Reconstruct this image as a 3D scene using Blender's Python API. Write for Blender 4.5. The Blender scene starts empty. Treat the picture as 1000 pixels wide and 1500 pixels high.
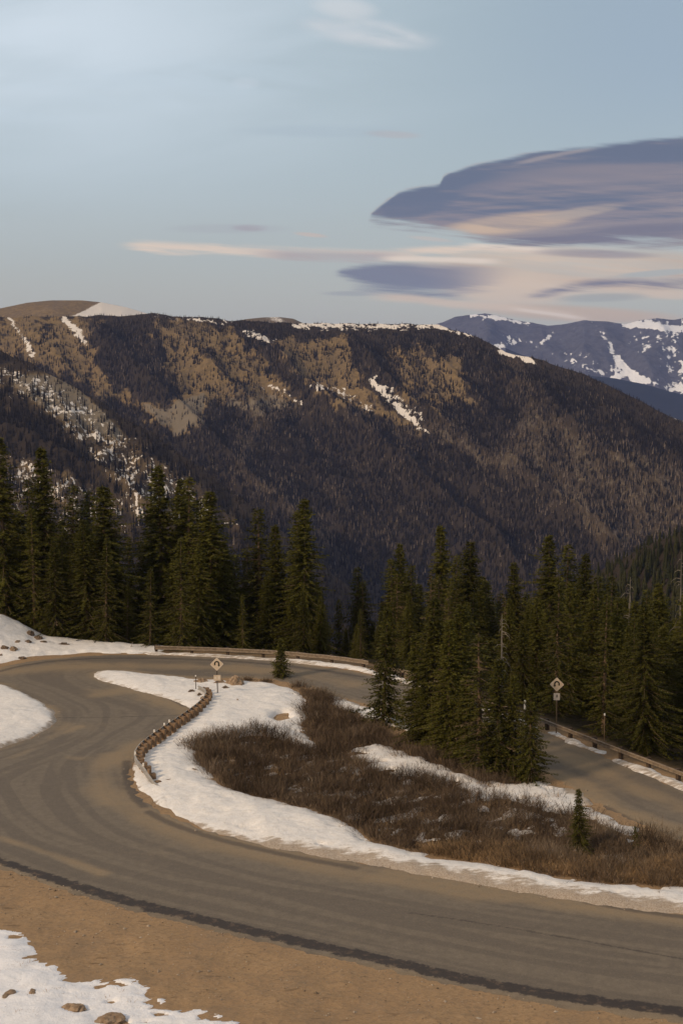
import bpy, math, random
import numpy as np
from mathutils import Vector
rng = np.random.default_rng(7)
random.seed(7)
S = bpy.context.scene
C = S.collection
# ------------------------------------------------------------------ camera
F = 2083.0; HC = 28.0
PITCH = math.atan(190 / F)
CP, SP = math.cos(PITCH), math.sin(PITCH)
cam = bpy.data.cameras.new('camera'); co = bpy.data.objects.new('camera', cam); C.objects.link(co)
co.location = (0, 0, HC); co.rotation_euler = (math.pi / 2 - PITCH, 0, 0)
cam.sensor_fit = 'VERTICAL'; cam.sensor_height = 36; cam.sensor_width = 24; cam.lens = 50
cam.clip_start = 1; cam.clip_end = 200000
S.camera = co

def ray(u, v):
    a = (np.asarray(u, float) - 500) / F; b = (750 - np.asarray(v, float)) / F
    return a, CP + b * SP, -SP + b * CP
def P(u, v, D):
    x, y, z = ray(u, v); k = D / y
    return x * k, y * k, HC + z * k
def G0(u, v, z0=0.0):
    x, y, z = ray(u, v); k = (z0 - HC) / z
    return x * k, y * k
def g0(pts):
    a = np.array(pts, float); x, y = G0(a[:, 0], a[:, 1]); return np.stack([x, y], 1)
def proj(x, y, z):
    w = z - HC; f = y * CP - w * SP; up = y * SP + w * CP
    return 500 + F * x / f, 750 - F * up / f

# ------------------------------------------------------------------ noise
def _h(ix, iy, seed):
    n = (ix.astype(np.int64) * 374761393 + iy.astype(np.int64) * 668265263 + seed * 1274126177) & 0xffffffff
    n = ((n ^ (n >> 13)) * 1274126177) & 0xffffffff
    return (n ^ (n >> 16)) & 0xffffffff
def noise(x, y, seed=0):
    x = np.asarray(x, float); y = np.asarray(y, float)
    ix = np.floor(x); iy = np.floor(y); fx = x - ix; fy = y - iy
    def g(dx, dy):
        a = _h(ix + dx, iy + dy, seed) / 4294967296.0 * 2 * math.pi
        return np.cos(a) * (fx - dx) + np.sin(a) * (fy - dy)
    ux = fx * fx * fx * (fx * (fx * 6 - 15) + 10); uy = fy * fy * fy * (fy * (fy * 6 - 15) + 10)
    a = g(0, 0) * (1 - ux) + g(1, 0) * ux; b = g(0, 1) * (1 - ux) + g(1, 1) * ux
    return (a * (1 - uy) + b * uy) * 1.5
def fbm(x, y, o=4, seed=0, gain=.5):
    s = 0; a = 1; f = 1
    for k in range(o):
        s = s + a * noise(x * f + 17.3 * k, y * f - 9.1 * k, seed + k); a *= gain; f *= 2.03
    return s
def ridged(x, y, o=4, seed=0):
    s = 0; a = 1; f = 1
    for k in range(o):
        s = s + a * (1 - 2 * np.abs(noise(x * f + 5.3 * k, y * f, seed + k))); a *= .5; f *= 2.07
    return s
def sstep(a, b, x):
    t = np.clip((np.asarray(x, float) - a) / (b - a), 0, 1); return t * t * (3 - 2 * t)

# ------------------------------------------------------------------ polygons
def chaikin(p, n=2, closed=True):
    for _ in range(n):
        if closed:
            q = np.roll(p, -1, 0)
            p = np.stack([p * .75 + q * .25, p * .25 + q * .75], 1).reshape(-1, 2)
        else:
            a, b = p[:-1], p[1:]
            m = np.stack([a * .75 + b * .25, a * .25 + b * .75], 1).reshape(-1, 2)
            p = np.vstack([p[:1], m[1:-1], p[-1:]])
    return p
def pdist(x, y, poly, closed=False):
    q = np.roll(poly, -1, 0) if closed else poly[1:]
    p = poly if closed else poly[:-1]
    d = np.full(np.shape(x), 1e18)
    for (ax, ay), (bx, by) in zip(p, q):
        ex, ey = bx - ax, by - ay; L = ex * ex + ey * ey + 1e-12
        t = np.clip(((x - ax) * ex + (y - ay) * ey) / L, 0, 1)
        d = np.minimum(d, (x - ax - t * ex) ** 2 + (y - ay - t * ey) ** 2)
    return np.sqrt(d)
def inside(x, y, poly):
    c = np.zeros(np.shape(x), bool); q = np.roll(poly, -1, 0)
    for (ax, ay), (bx, by) in zip(poly, q):
        if ay == by: continue
        c ^= ((ay > y) != (by > y)) & (x < (bx - ax) * (y - ay) / (by - ay) + ax)
    return c
def sdf(x, y, poly):
    d = pdist(x, y, poly, True); return np.where(inside(x, y, poly), d, -d)

# ------------------------------------------------------------------ mesh helpers
def mesh_np(name, V, Fc, mat, attrs=None, smooth=False, cols=None):
    V = np.ascontiguousarray(V, np.float32); Fc = np.ascontiguousarray(Fc, np.int32)
    me = bpy.data.meshes.new(name); n = Fc.shape[1]
    me.vertices.add(len(V)); me.vertices.foreach_set('co', V.ravel())
    me.loops.add(Fc.size); me.loops.foreach_set('vertex_index', Fc.ravel())
    me.polygons.add(len(Fc)); me.polygons.foreach_set('loop_start', np.arange(0, Fc.size, n, dtype=np.int32))
    me.polygons.foreach_set('use_smooth', np.full(len(Fc), smooth))
    for k, a in (attrs or {}).items():
        at = me.attributes.new(k, 'FLOAT', 'POINT'); at.data.foreach_set('value', np.ascontiguousarray(a, np.float32).ravel())
    for k, a in (cols or {}).items():
        at = me.attributes.new(k, 'FLOAT_VECTOR', 'POINT'); at.data.foreach_set('vector', np.ascontiguousarray(a, np.float32).ravel())
    me.update(calc_edges=True)
    if mat: me.materials.append(mat)
    return me
def link(name, me, parent=None, loc=None, rz=0):
    o = bpy.data.objects.new(name, me); C.objects.link(o)
    if parent: o.parent = parent
    if loc is not None: o.location = loc
    o.rotation_euler[2] = rz
    return o
def tag(o, label=None, cat=None, group=None, kind=None):
    if label: o['label'] = label
    if cat: o['category'] = cat
    if group: o['group'] = group
    if kind: o['kind'] = kind
    return o
def empty(name, loc, rz=0):
    o = bpy.data.objects.new(name, None); C.objects.link(o); o.location = loc; o.rotation_euler[2] = rz
    o.empty_display_size = .3
    return o
class MB:
    def __init__(s): s.v = []; s.f = []
    def add(s, vs, fs):
        n = len(s.v); s.v += [tuple(v) for v in vs]; s.f += [tuple(i + n for i in f) for f in fs]
    def box(s, c, size, rz=0, bev=.0, tilt=0):
        sx, sy, sz = [k / 2 for k in size]; cr, sr = math.cos(rz), math.sin(rz)
        b = min(bev, sx * .6, sy * .6)
        ring = [(sx - b, -sy), (sx, -sy + b), (sx, sy - b), (sx - b, sy), (-sx + b, sy), (-sx, sy - b), (-sx, -sy + b), (-sx + b, -sy)] if b else [(sx, -sy), (sx, sy), (-sx, sy), (-sx, -sy)]
        vs = []
        for z in (-sz, sz):
            for x, y in ring: vs.append((c[0] + x * cr - y * sr + tilt * z, c[1] + x * sr + y * cr, c[2] + z))
        n = len(ring)
        s.add(vs, [tuple(range(n - 1, -1, -1)), tuple(range(n, 2 * n))] + [(i, (i + 1) % n, n + (i + 1) % n, n + i) for i in range(n)])
    def tube(s, pts, rads, seg=8):
        pts = [Vector(p) for p in pts]; vs = []; fs = []
        for i, p in enumerate(pts):
            d = (pts[min(i + 1, len(pts) - 1)] - pts[max(i - 1, 0)]).normalized()
            a = d.cross(Vector((0, 0, 1)) if abs(d.z) < .9 else Vector((1, 0, 0))).normalized(); b = d.cross(a)
            for k in range(seg):
                t = 2 * math.pi * k / seg; vs.append(p + (a * math.cos(t) + b * math.sin(t)) * rads[i])
        for i in range(len(pts) - 1):
            for k in range(seg):
                fs.append((i * seg + k, i * seg + (k + 1) % seg, (i + 1) * seg + (k + 1) % seg, (i + 1) * seg + k))
        fs.append(tuple(range(seg - 1, -1, -1))); fs.append(tuple(range((len(pts) - 1) * seg, len(pts) * seg)))
        s.add(vs, fs)
    def prism(s, prof, y0, y1):           # profile in x,z extruded along y
        n = len(prof)
        s.add([(x, y0, z) for x, z in prof] + [(x, y1, z) for x, z in prof],
              [tuple(range(n - 1, -1, -1)), tuple(range(n, 2 * n))] + [(i, (i + 1) % n, n + (i + 1) % n, n + i) for i in range(n)])
    def mesh(s, name, mat):
        me = bpy.data.meshes.new(name); me.from_pydata(s.v, [], s.f); me.update(); me.materials.append(mat); return me
    def build(s, name, mat, parent=None, loc=None): return link(name, s.mesh(name, mat), parent, loc)

# ------------------------------------------------------------------ shader expression helper
class E:
    def __init__(s, nt, sock): s.nt = nt; s.s = sock
    def _m(s, op, *o, clamp=False):
        n = s.nt.nodes.new('ShaderNodeMath'); n.operation = op; n.use_clamp = clamp
        for i, a in enumerate((s,) + o):
            if isinstance(a, E): s.nt.links.new(a.s, n.inputs[i])
            else: n.inputs[i].default_value = a
        return E(s.nt, n.outputs[0])
    def __add__(s, o): return s._m('ADD', o)
    __radd__ = __add__
    def __sub__(s, o): return s._m('SUBTRACT', o)
    def __rsub__(s, o): return (s * -1) + o
    def __mul__(s, o): return s._m('MULTIPLY', o)
    __rmul__ = __mul__
    def __truediv__(s, o): return s._m('DIVIDE', o)
    def abs(s): return s._m('ABSOLUTE')
    def pow(s, o): return s._m('POWER', o)
    def max(s, o): return s._m('MAXIMUM', o)
    def min(s, o): return s._m('MINIMUM', o)
    def clamp(s): return s._m('ADD', 0.0, clamp=True)
    def step(s, a, b, smooth=True):      # map a..b to 0..1
        n = s.nt.nodes.new('ShaderNodeMapRange'); n.interpolation_type = 'SMOOTHSTEP' if smooth else 'LINEAR'
        s.nt.links.new(s.s, n.inputs[0]); n.inputs[1].default_value = min(a, b); n.inputs[2].default_value = max(a, b)
        n.inputs[3].default_value = 0 if a < b else 1; n.inputs[4].default_value = 1 if a < b else 0
        return E(s.nt, n.outputs[0])
    def curve(s, pts, x0, x1, y0, y1):
        t = (s - x0) * (1 / (x1 - x0))
        n = s.nt.nodes.new('ShaderNodeFloatCurve'); s.nt.links.new(t.s, n.inputs['Value'])
        c = n.mapping.curves[0]
        P_ = [((a - x0) / (x1 - x0), (b - y0) / (y1 - y0)) for a, b in pts]
        c.points[0].location = P_[0]; c.points[1].location = P_[-1]
        for a in P_[1:-1]: c.points.new(*a)
        n.mapping.use_clip = False
        n.mapping.update()
        return E(s.nt, n.outputs[0]) * (y1 - y0) + y0
def comb(nt, x, y, z=0.0):
    n = nt.nodes.new('ShaderNodeCombineXYZ')
    for i, a in enumerate((x, y, z)):
        if isinstance(a, E): nt.links.new(a.s, n.inputs[i])
        else: n.inputs[i].default_value = a
    return n.outputs[0]
def nz(nt, vec, scale, detail=4, rough=.55, dist=0.0, w=0.0):
    n = nt.nodes.new('ShaderNodeTexNoise'); n.noise_dimensions = '3D'
    if vec is not None: nt.links.new(vec, n.inputs['Vector'])
    n.inputs['Scale'].default_value = scale; n.inputs['Detail'].default_value = detail
    n.inputs['Roughness'].default_value = rough; n.inputs['Distortion'].default_value = dist
    return E(nt, n.outputs[0])
def mix(nt, f, a, b):
    n = nt.nodes.new('ShaderNodeMix'); n.data_type = 'RGBA'; n.clamp_factor = True
    fa, aa, bb = n.inputs[0], n.inputs[6], n.inputs[7]
    for sck, val in ((fa, f), (aa, a), (bb, b)):
        if isinstance(val, E): nt.links.new(val.s, sck)
        elif isinstance(val, bpy.types.NodeSocket): nt.links.new(val, sck)
        elif isinstance(val, tuple): sck.default_value = val + (1,) if len(val) == 3 else val
        else: sck.default_value = val
    return n.outputs[2]
def attr(nt, name):
    n = nt.nodes.new('ShaderNodeAttribute'); n.attribute_name = name; return E(nt, n.outputs['Fac'])
def pos(nt, scale=None):
    n = nt.nodes.new('ShaderNodeNewGeometry'); s = n.outputs['Position']
    if scale:
        m = nt.nodes.new('ShaderNodeMapping'); nt.links.new(s, m.inputs[0]); m.inputs['Scale'].default_value = scale; s = m.outputs[0]
    return s
def material(name, rough=.9, spec=.2):
    m = bpy.data.materials.new(name); m.use_nodes = True; nt = m.node_tree
    b = nt.nodes['Principled BSDF']; b.inputs['Roughness'].default_value = rough
    b.inputs['Specular IOR Level'].default_value = spec
    return m, nt, b
def setc(nt, b, c):
    if isinstance(c, tuple): b.inputs['Base Color'].default_value = c + (1,)
    else: nt.links.new(c, b.inputs['Base Color'])
def bump(nt, b, h, strength=.4, dist=.05):
    n = nt.nodes.new('ShaderNodeBump'); n.inputs['Strength'].default_value = strength; n.inputs['Distance'].default_value = dist
    nt.links.new(h.s, n.inputs['Height']); nt.links.new(n.outputs[0], b.inputs['Normal'])
def simple_mat(name, c1, c2, scale=6, rough=.85, spec=.2, bmp=.3, stretch=None, bd=.02):
    m, nt, b = material(name, rough, spec)
    tc = nt.nodes.new('ShaderNodeTexCoord').outputs['Object']
    if stretch:
        mp = nt.nodes.new('ShaderNodeMapping'); nt.links.new(tc, mp.inputs[0]); mp.inputs['Scale'].default_value = stretch; tc = mp.outputs[0]
    n = nz(nt, tc, scale, 5)
    setc(nt, b, mix(nt, n.step(.35, .65), c1, c2)); bump(nt, b, n, bmp, bd)
    return m

# ------------------------------------------------------------------ outlines, carried from the photograph onto the ground as real-world points
ROAD = chaikin(g0([(1160, 1524), (1000, 1496), (880, 1480), (790, 1466), (700, 1449), (620, 1431), (544, 1413), (470, 1397), (400, 1381), (300, 1358), (200, 1334),
    (100, 1304), (40, 1284), (0, 1270), (-70, 1242), (-120, 1180), (-120, 1145), (-60, 1118), (0, 1097), (45, 1083), (76, 1067), (86, 1052), (76, 1037), (50, 1022),
    (20, 1010), (0, 1003), (-12, 994), (-8, 986), (6, 977), (34, 971), (85, 964), (153, 960), (221, 960), (320, 963), (400, 968), (470, 977), (530, 986),
    (600, 1004), (700, 1040), (793, 1074), (832, 1089), (899, 1117), (1000, 1159), (1120, 1212), (1180, 1300),
    (1080, 1280), (1010, 1236), (964, 1214), (902, 1190), (860, 1166), (818, 1141), (795, 1126), (700, 1086), (600, 1050), (535, 1030), (480, 1016), (440, 1003), (400, 994), (345, 992),
    (290, 994), (240, 989), (200, 984), (160, 983), (137, 988), (148, 997), (172, 1004), (206, 1014), (250, 1024), (280, 1038), (280, 1052), (240, 1080), (200, 1106), (184, 1126),
    (188, 1150), (206, 1176), (250, 1199), (300, 1219), (400, 1243), (500, 1262), (550, 1270), (700, 1297), (850, 1324), (1000, 1342), (1160, 1362)]), 2)
RAILF = g0([(228, 958), (320, 961), (400, 965), (470, 971), (535, 980), (600, 997), (690, 1030), (785, 1065), (880, 1103), (1000, 1150), (1090, 1190)])
PLAT = np.vstack([[(-3000, 100), (-420, 120), (-70, 154), (-40, 155)], RAILF + np.array([.5, 1.2]), [(48, 60), (90, -20), (400, -300), (3000, -900), (3000, -9000), (-3000, -9000)]])
RAILN = chaikin(g0([(236, 1158), (222, 1151), (203, 1134), (197, 1120), (205, 1106), (222, 1092), (250, 1073), (275, 1056), (292, 1043), (303, 1031), (300, 1022), (290, 1018)]), 1, False)
SN = {}
SN['left'] = g0([(-110, 985), (0, 1004), (25, 1014), (52, 1027), (72, 1040), (80, 1052), (70, 1064), (40, 1080), (0, 1094), (-90, 1122), (-300, 1150), (-300, 960)])
SN['mound'] = np.vstack([g0([(-10, 973), (30, 964), (85, 958), (150, 955), (230, 956)]), [(-18, 152), (-25, 153.5), (-40, 154), (-75, 155), (-75, 135), (-50, 138)]])
SN['rim'] = g0([(150, 954), (240, 957), (330, 960), (420, 966), (480, 971), (535, 979), (600, 996), (690, 1029), (785, 1063), (880, 1101), (1000, 1148), (1090, 1188), (1090, 1199), (1000, 1157), (899, 1115), (832, 1086), (793, 1071), (700, 1037), (600, 1002), (530, 984), (480, 976), (420, 970), (330, 963.5), (240, 959), (150, 957)])
SN['thicket'] = g0([(300, 1092), (400, 1085), (450, 1105), (520, 1100), (560, 1130), (640, 1150), (760, 1185), (860, 1215), (960, 1240), (960, 1280), (850, 1275), (760, 1262), (640, 1240), (560, 1222), (480, 1190), (380, 1160), (320, 1130)])
SN['island'] = g0([(140, 985), (162, 983), (200, 986), (240, 991), (290, 996), (345, 999), (385, 1000), (415, 1006), (438, 1016), (452, 1032), (450, 1050), (440, 1062), (452, 1080), (472, 1106), (455, 1102), (420, 1086), (380, 1078),
    (330, 1084), (280, 1092), (292, 1115), (312, 1140), (350, 1164), (418, 1178), (470, 1190), (512, 1208), (550, 1236), (600, 1246), (690, 1262), (770, 1277), (850, 1289), (920, 1296), (1000, 1298), (1170, 1300), (1170, 1352), (1000, 1338), (850, 1320), (700, 1293),
    (550, 1266), (500, 1258), (400, 1240), (305, 1214), (262, 1190), (230, 1170), (208, 1152), (202, 1136), (205, 1112), (244, 1083), (284, 1052), (284, 1038), (252, 1023), (208, 1012), (170, 1002), (148, 995)])
SN['band'] = g0([(515, 1098), (560, 1092), (600, 1106), (640, 1120), (700, 1143), (760, 1150), (795, 1138), (812, 1146), (835, 1160), (870, 1180), (900, 1200), (935, 1222), (915, 1226), (870, 1207), (820, 1190), (760, 1178), (700, 1168), (640, 1147), (580, 1132), (530, 1118)])
SN['inner'] = g0([(478, 1019), (500, 1022), (530, 1032), (590, 1052), (680, 1086), (700, 1094), (690, 1100), (580, 1066), (520, 1046), (490, 1034)])
SN['front'] = g0([(-60, 1340), (0, 1357), (44, 1374), (50, 1390), (42, 1410), (84, 1412), (90, 1426), (134, 1440), (184, 1431), (208, 1444), (218, 1460), (234, 1466), (232, 1476), (280, 1476), (315, 1484), (350, 1498), (380, 1530), (-120, 1580), (-200, 1400)])
BUSH = [g0([(270, 1086), (333, 1078), (384, 1071), (418, 1080), (445, 1102), (480, 1108), (455, 1078), (445, 1060), (455, 1030), (440, 1008), (470, 1012), (490, 1040), (520, 1050), (560, 1078), (600, 1100), (650, 1118), (700, 1140), (760, 1150), (800, 1160),
    (840, 1180), (880, 1208), (930, 1230), (1000, 1228), (1170, 1290), (1170, 1300), (1000, 1295), (920, 1292), (850, 1285), (770, 1273), (690, 1258), (600, 1242), (560, 1234), (520, 1208), (486, 1194), (418, 1176), (350, 1160), (313, 1137), (292, 1112)])]
GRASSP = g0([(620, 1246), (680, 1238), (740, 1240), (800, 1256), (860, 1266), (930, 1270), (1000, 1262), (1150, 1270), (1160, 1300), (1000, 1296), (900, 1290), (800, 1278), (700, 1262)])
BARE = [g0([(395, 1046), (412, 1042), (430, 1044), (424, 1053), (408, 1060), (392, 1056)]), g0([(92, 1470), (112, 1466), (128, 1474), (118, 1486), (96, 1486)]), g0([(146, 1490), (168, 1482), (190, 1500), (150, 1520)]),
        g0([(0, 1440), (22, 1444), (30, 1456), (8, 1462), (-20, 1455)]), g0([(10, 1368), (26, 1368), (24, 1376), (8, 1376)])]

# ------------------------------------------------------------------ near ground height
def mound(x, y):
    us = np.array([0, 30, 60, 110, 160]); vs = np.array([905, 920, 935, 947, 953])
    px, py, pz = P(us, vs, 152.0)
    px = np.concatenate([[-75, -50], px, [-20]]); pz = np.concatenate([[8.5, 6.0], np.maximum(pz, .1), [0.05]])
    h = np.interp(x, px, pz); h = np.where(x < -75, 8.5, h)
    y0 = np.interp(x, [-75, -45, -36, -30, -20], [132, 136, 141.5, 144, 148])
    return h * sstep(0, 1, (y - y0) / (153 - y0)) ** .8
def zg(x, y, fine=True):
    x = np.asarray(x, float); y = np.asarray(y, float)
    r = -sdf(x, y, PLAT)
    drop = -.24 * np.log1p(np.exp(np.clip((r - 2.5) * 1.2, -30, 30))) / 1.2
    drop = np.where(r > 20, -.24 * (r - 2.5), drop) - .33 * np.maximum(r - 60, 0)
    z = drop + mound(x, y) * sstep(8, 0, r)
    z = z + sstep(2, 25, r) * (fbm(x / 30, y / 30, 3, 3) * 2.0)
    z = np.maximum(z, -450 + fbm(x / 900, y / 900, 3, 8) * 15)
    hill = np.interp(y, [-9000, -20, 2, 12, 38, 54], [120, 26.4, 26.3, 20, 1.2, 0])
    hill = np.where(y > 54, 0, hill) * sstep(40, 5, r)
    return z + hill
def relief(x, y, sr):                    # small bumps off the asphalt
    k = sstep(0.3, 3.0, -sr)
    return k * (fbm(x / 6, y / 6, 3, 21) * .16 + fbm(x / 1.3, y / 1.3, 3, 22) * .045)
def ground_z(x, y):
    x = np.atleast_1d(np.asarray(x, float)); y = np.atleast_1d(np.asarray(y, float))
    return zg(x, y) + relief(x, y, sdf(x, y, ROAD))
def hit(u, v):                            # where the sight line through u,v meets the ground
    z = 0.0
    for _ in range(12):
        x, y = G0(u, v, z); z = .5 * z + .5 * float(ground_z(x, y)[0])
    x, y = G0(u, v, z)
    return float(x), float(y), float(ground_z(x, y)[0])
def grow(a, step, end, k=1.14):
    out = []; s = step
    while a < end: s *= k; a += s; out.append(a)
    return out
core_x = np.arange(-42, 42.01, .17); core_y = np.concatenate([np.arange(57, 71, .13), np.arange(71, 157.01, .2)])
gx = np.array([-v for v in grow(42, .2, 60000)][::-1] + list(core_x) + grow(42, .2, 60000))
gy = np.array([-v for v in grow(-57, .2, 20000)][::-1] + list(core_y) + grow(157, .2, 90000))
X, Y = np.meshgrid(gx, gy); NX, NY = len(gx), len(gy)
corem = (np.abs(X) < 60) & (Y > 45) & (Y < 175)
SR = np.full(X.shape, -60.0); SR[corem] = sdf(X[corem], Y[corem], ROAD)
ZG = np.concatenate([zg(X[i:i + 40], Y[i:i + 40]) for i in range(0, NY, 40)])
Z = ZG + np.where(corem, relief(X, Y, SR), 0)
def attrc(fn, off=0.0):
    a = np.full(X.shape, float(off)); a[corem] = fn(X[corem], Y[corem]); return a
idx = np.arange(NX * NY).reshape(NY, NX)
Q = np.stack([idx[:-1, :-1], idx[:-1, 1:], idx[1:, 1:], idx[1:, :-1]], -1).reshape(-1, 4)
def sheet(name, ZZ, keepv, mat, attrs):
    keep = keepv.ravel()[Q].any(1); q = Q[keep]
    used = np.unique(q); mp = np.full(NX * NY, -1); mp[used] = np.arange(len(used))
    V = np.stack([X.ravel()[used], Y.ravel()[used], ZZ.ravel()[used]], 1)
    return link(name, mesh_np(name, V, mp[q], mat, {k: a.ravel()[used] for k, a in attrs.items()}, True))
BD = attrc(lambda x, y: sdf(x, y, BUSH[0]), -60)
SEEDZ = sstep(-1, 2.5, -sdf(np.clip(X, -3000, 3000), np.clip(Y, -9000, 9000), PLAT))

# --- materials of the near ground
m_ground, nt, b = material('dirt_ground', .95, .1)
p = pos(nt); n1 = nz(nt, p, .35, 5); n2 = nz(nt, p, 3.2, 5, .65); n3 = nz(nt, pos(nt, (.6, 1.3, 1)), 9, 4, .75); n4 = nz(nt, pos(nt, (.5, 1.6, 1)), 1.1, 4)
c = mix(nt, n1.step(.35, .65), (.345, .228, .128), (.315, .20, .108))
c = mix(nt, n2.step(.45, .7) * .55, c, (.19, .13, .08))
c = mix(nt, n3.step(.55, .68) * .6, c, (.44, .33, .225))
c = mix(nt, n3.step(.46, .34) * .6, c, (.17, .115, .07)); c = mix(nt, n4.step(.62, .70) * .55, c, (.12, .075, .045))
c = mix(nt, (n1 + n2 * .4).step(.58, .95) * .35, c, (.25, .195, .14))
c = mix(nt, attr(nt, 'bush').step(-.6, .8) , c, mix(nt, n2.step(.4, .6), (.075, .045, .026), (.13, .085, .05)))
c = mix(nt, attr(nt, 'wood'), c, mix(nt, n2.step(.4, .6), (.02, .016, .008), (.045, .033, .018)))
setc(nt, b, c); bump(nt, b, n2 + n3 * .5, .7, .06)

m_road, nt, b = material('sandy_asphalt', .82, .25)
p = pos(nt); big = nz(nt, pos(nt, (.35, .35, 1)), .42, 4, .6, .6); mid = nz(nt, p, 1.7, 4, .6); fin = nz(nt, p, 11, 4, .8); coarse = nz(nt, p, 7, 3, .7)
wear = attr(nt, 'along'); edge = attr(nt, 'edge')
asph = mix(nt, mid.step(.3, .7), (.150, .122, .092), (.185, .150, .112))
asph = mix(nt, wear.step(.42, .62) * .6, asph, (.118, .096, .076))
dust = (attr(nt, 'dust') * .9 + (big - .5) * 2.0 + edge.step(1.3, .1) * .45 + (mid - .5) * .5).step(.1, .95)
c = mix(nt, dust * .8, asph, mix(nt, mid.step(.35, .7), (.285, .205, .122), (.245, .185, .118)))
c = mix(nt, fin.step(.53, .72) * .35, c, (.34, .28, .21)); c = mix(nt, fin.step(.47, .3) * .4, c, (.05, .042, .036))
ck = attr(nt, 'crack') + (coarse - .5) * .22 + (mid - .5) * .2
c = mix(nt, ck.step(.16, .03) * .6, c, (.045, .035, .03))
w2 = attr(nt, 'wet') + (mid - .5) * .45 + (coarse - .5) * .15
c = mix(nt, w2.step(.5, .12) * .62, c, (.062, .05, .045))
bd = attr(nt, 'band') + (mid - .5) * .85 + (coarse - .5) * .4
c = mix(nt, bd.step(.60, .38) * .9, c, mix(nt, (coarse * .4 + mid * .6).step(.50, .66), (.036, .029, .028), (.12, .082, .058)))
setc(nt, b, c); bump(nt, b, fin + coarse * .5, .35, .02)
b.inputs['Roughness'].default_value = .78

m_snow, nt, b = material('old_snow', .65, .25)
p = pos(nt); big = nz(nt, p, .5, 4); mid = nz(nt, p, 2.6, 5, .65); fin = nz(nt, p, 14, 4, .7); st = nz(nt, pos(nt, (.5, 1.5, 1)), 2.2, 5, .7)
c = mix(nt, attr(nt, 'warm_tint'), mix(nt, mid.step(.3, .75), (.86, .85, .87), (.78, .765, .775)), mix(nt, mid.step(.3, .75), (.83, .79, .755), (.73, .68, .63)))  # front patch's cool shade painted into the colour; other snow warmer with dust
dirt = (attr(nt, 'dirt') * 1.15 + (st - .5) * 2.0 + (fin - .5) * .9).step(.35, .85)
c = mix(nt, dirt * .93, c, mix(nt, fin.step(.35, .65), (.24, .17, .11), (.46, .38, .30)))
c = mix(nt, (fin - .5 + (st - .5) * .6).step(.155, .23) * .75, c, (.20, .14, .09))
setc(nt, b, c); bump(nt, b, mid + fin * .35 + big, .7, .1)
b.inputs['Subsurface Weight'].default_value = 0.0

# --- the sheets
def pl(pts, n=2): return chaikin(g0(pts), n, False)
def near(x, y, lst):
    d = np.full(np.shape(x), 50.0)
    for l in lst: d = np.minimum(d, pdist(x, y, pl(l)))
    return d
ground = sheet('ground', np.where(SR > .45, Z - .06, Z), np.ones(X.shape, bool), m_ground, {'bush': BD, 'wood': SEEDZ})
tag(ground, kind='structure')
DUST = attrc(lambda x, y: np.exp(-(near(x, y, [[(275, 1042), (230, 1020), (180, 1012), (150, 1018)]]) / 1.8) ** 2) + np.exp(-(near(x, y, [[(270, 1062), (200, 1095), (150, 1118), (140, 1150), (185, 1190), (300, 1234), (500, 1280), (700, 1308), (1000, 1350)]]) / 1.3) ** 2)
    + .9 * np.exp(-(near(x, y, [[(20, 985), (90, 974), (250, 976), (400, 982), (520, 1003)]]) / 2.0) ** 2) + np.exp(-(near(x, y, [[(0, 1228), (60, 1246), (150, 1280)]]) / .5) ** 2)
    + .9 * np.exp(-(near(x, y, [[(785, 1090), (880, 1130), (1010, 1186)], [(815, 1138), (880, 1172), (980, 1222)]]) / 1.5) ** 2) + .7 * np.exp(-(near(x, y, [[(20, 1110), (80, 1080), (100, 1060)], [(90, 1075), (115, 1065)], [(100, 1110), (116, 1112)]]) / .6) ** 2))
CRK = attrc(lambda x, y: np.minimum(near(x, y, [[(84, 1052), (180, 1051), (283, 1047)], [(600, 1338), (700, 1352), (850, 1378), (1010, 1408)]]), near(x, y, [[(95, 1135), (140, 1100), (175, 1085), (235, 1066)], [(330, 1268), (450, 1302), (600, 1338)], [(120, 1275), (260, 1306), (420, 1330)], [(900, 1180), (960, 1200)]]) + .09))
WET = attrc(lambda x, y: np.minimum(near(x, y, [[(0, 984), (34, 975), (85, 968), (153, 964), (250, 965), (350, 969), (450, 979), (530, 992)], [(218, 1190), (245, 1206), (320, 1231), (420, 1254), (520, 1272)], [(186, 1116), (184, 1145), (198, 1170), (212, 1182)], [(196, 1128), (196, 1150), (206, 1164)], [(860, 1322), (940, 1336), (1050, 1350)]]),
    near(x, y, [[(250, 1022), (272, 1034)], [(880, 1182), (960, 1222)]]) - .1))
BANDD = attrc(lambda x, y: near(x, y, [[(-60, 1239), (0, 1262), (100, 1295), (200, 1325), (300, 1348), (400, 1372), (560, 1407), (700, 1439), (800, 1457), (880, 1468), (1000, 1483), (1150, 1508)]]) + .22 * sstep(-12, -24, x), 50)
ALONG = attrc(lambda x, y: .5 + .5 * fbm(SR[corem] / .9 + fbm(x / 12, y / 12, 2, 5) * .5, (x + y) / 14, 3, 31))
roadz = ZG + .035 + np.minimum((SR + .28 * fbm(X, Y, 3, 41) * corem) * .18, 0)
road = sheet('road', roadz, SR > -.9, m_road, {'edge': SR, 'dust': DUST, 'crack': CRK, 'wet': WET, 'band': BANDD, 'along': ALONG}); tag(road, kind='structure')

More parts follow.
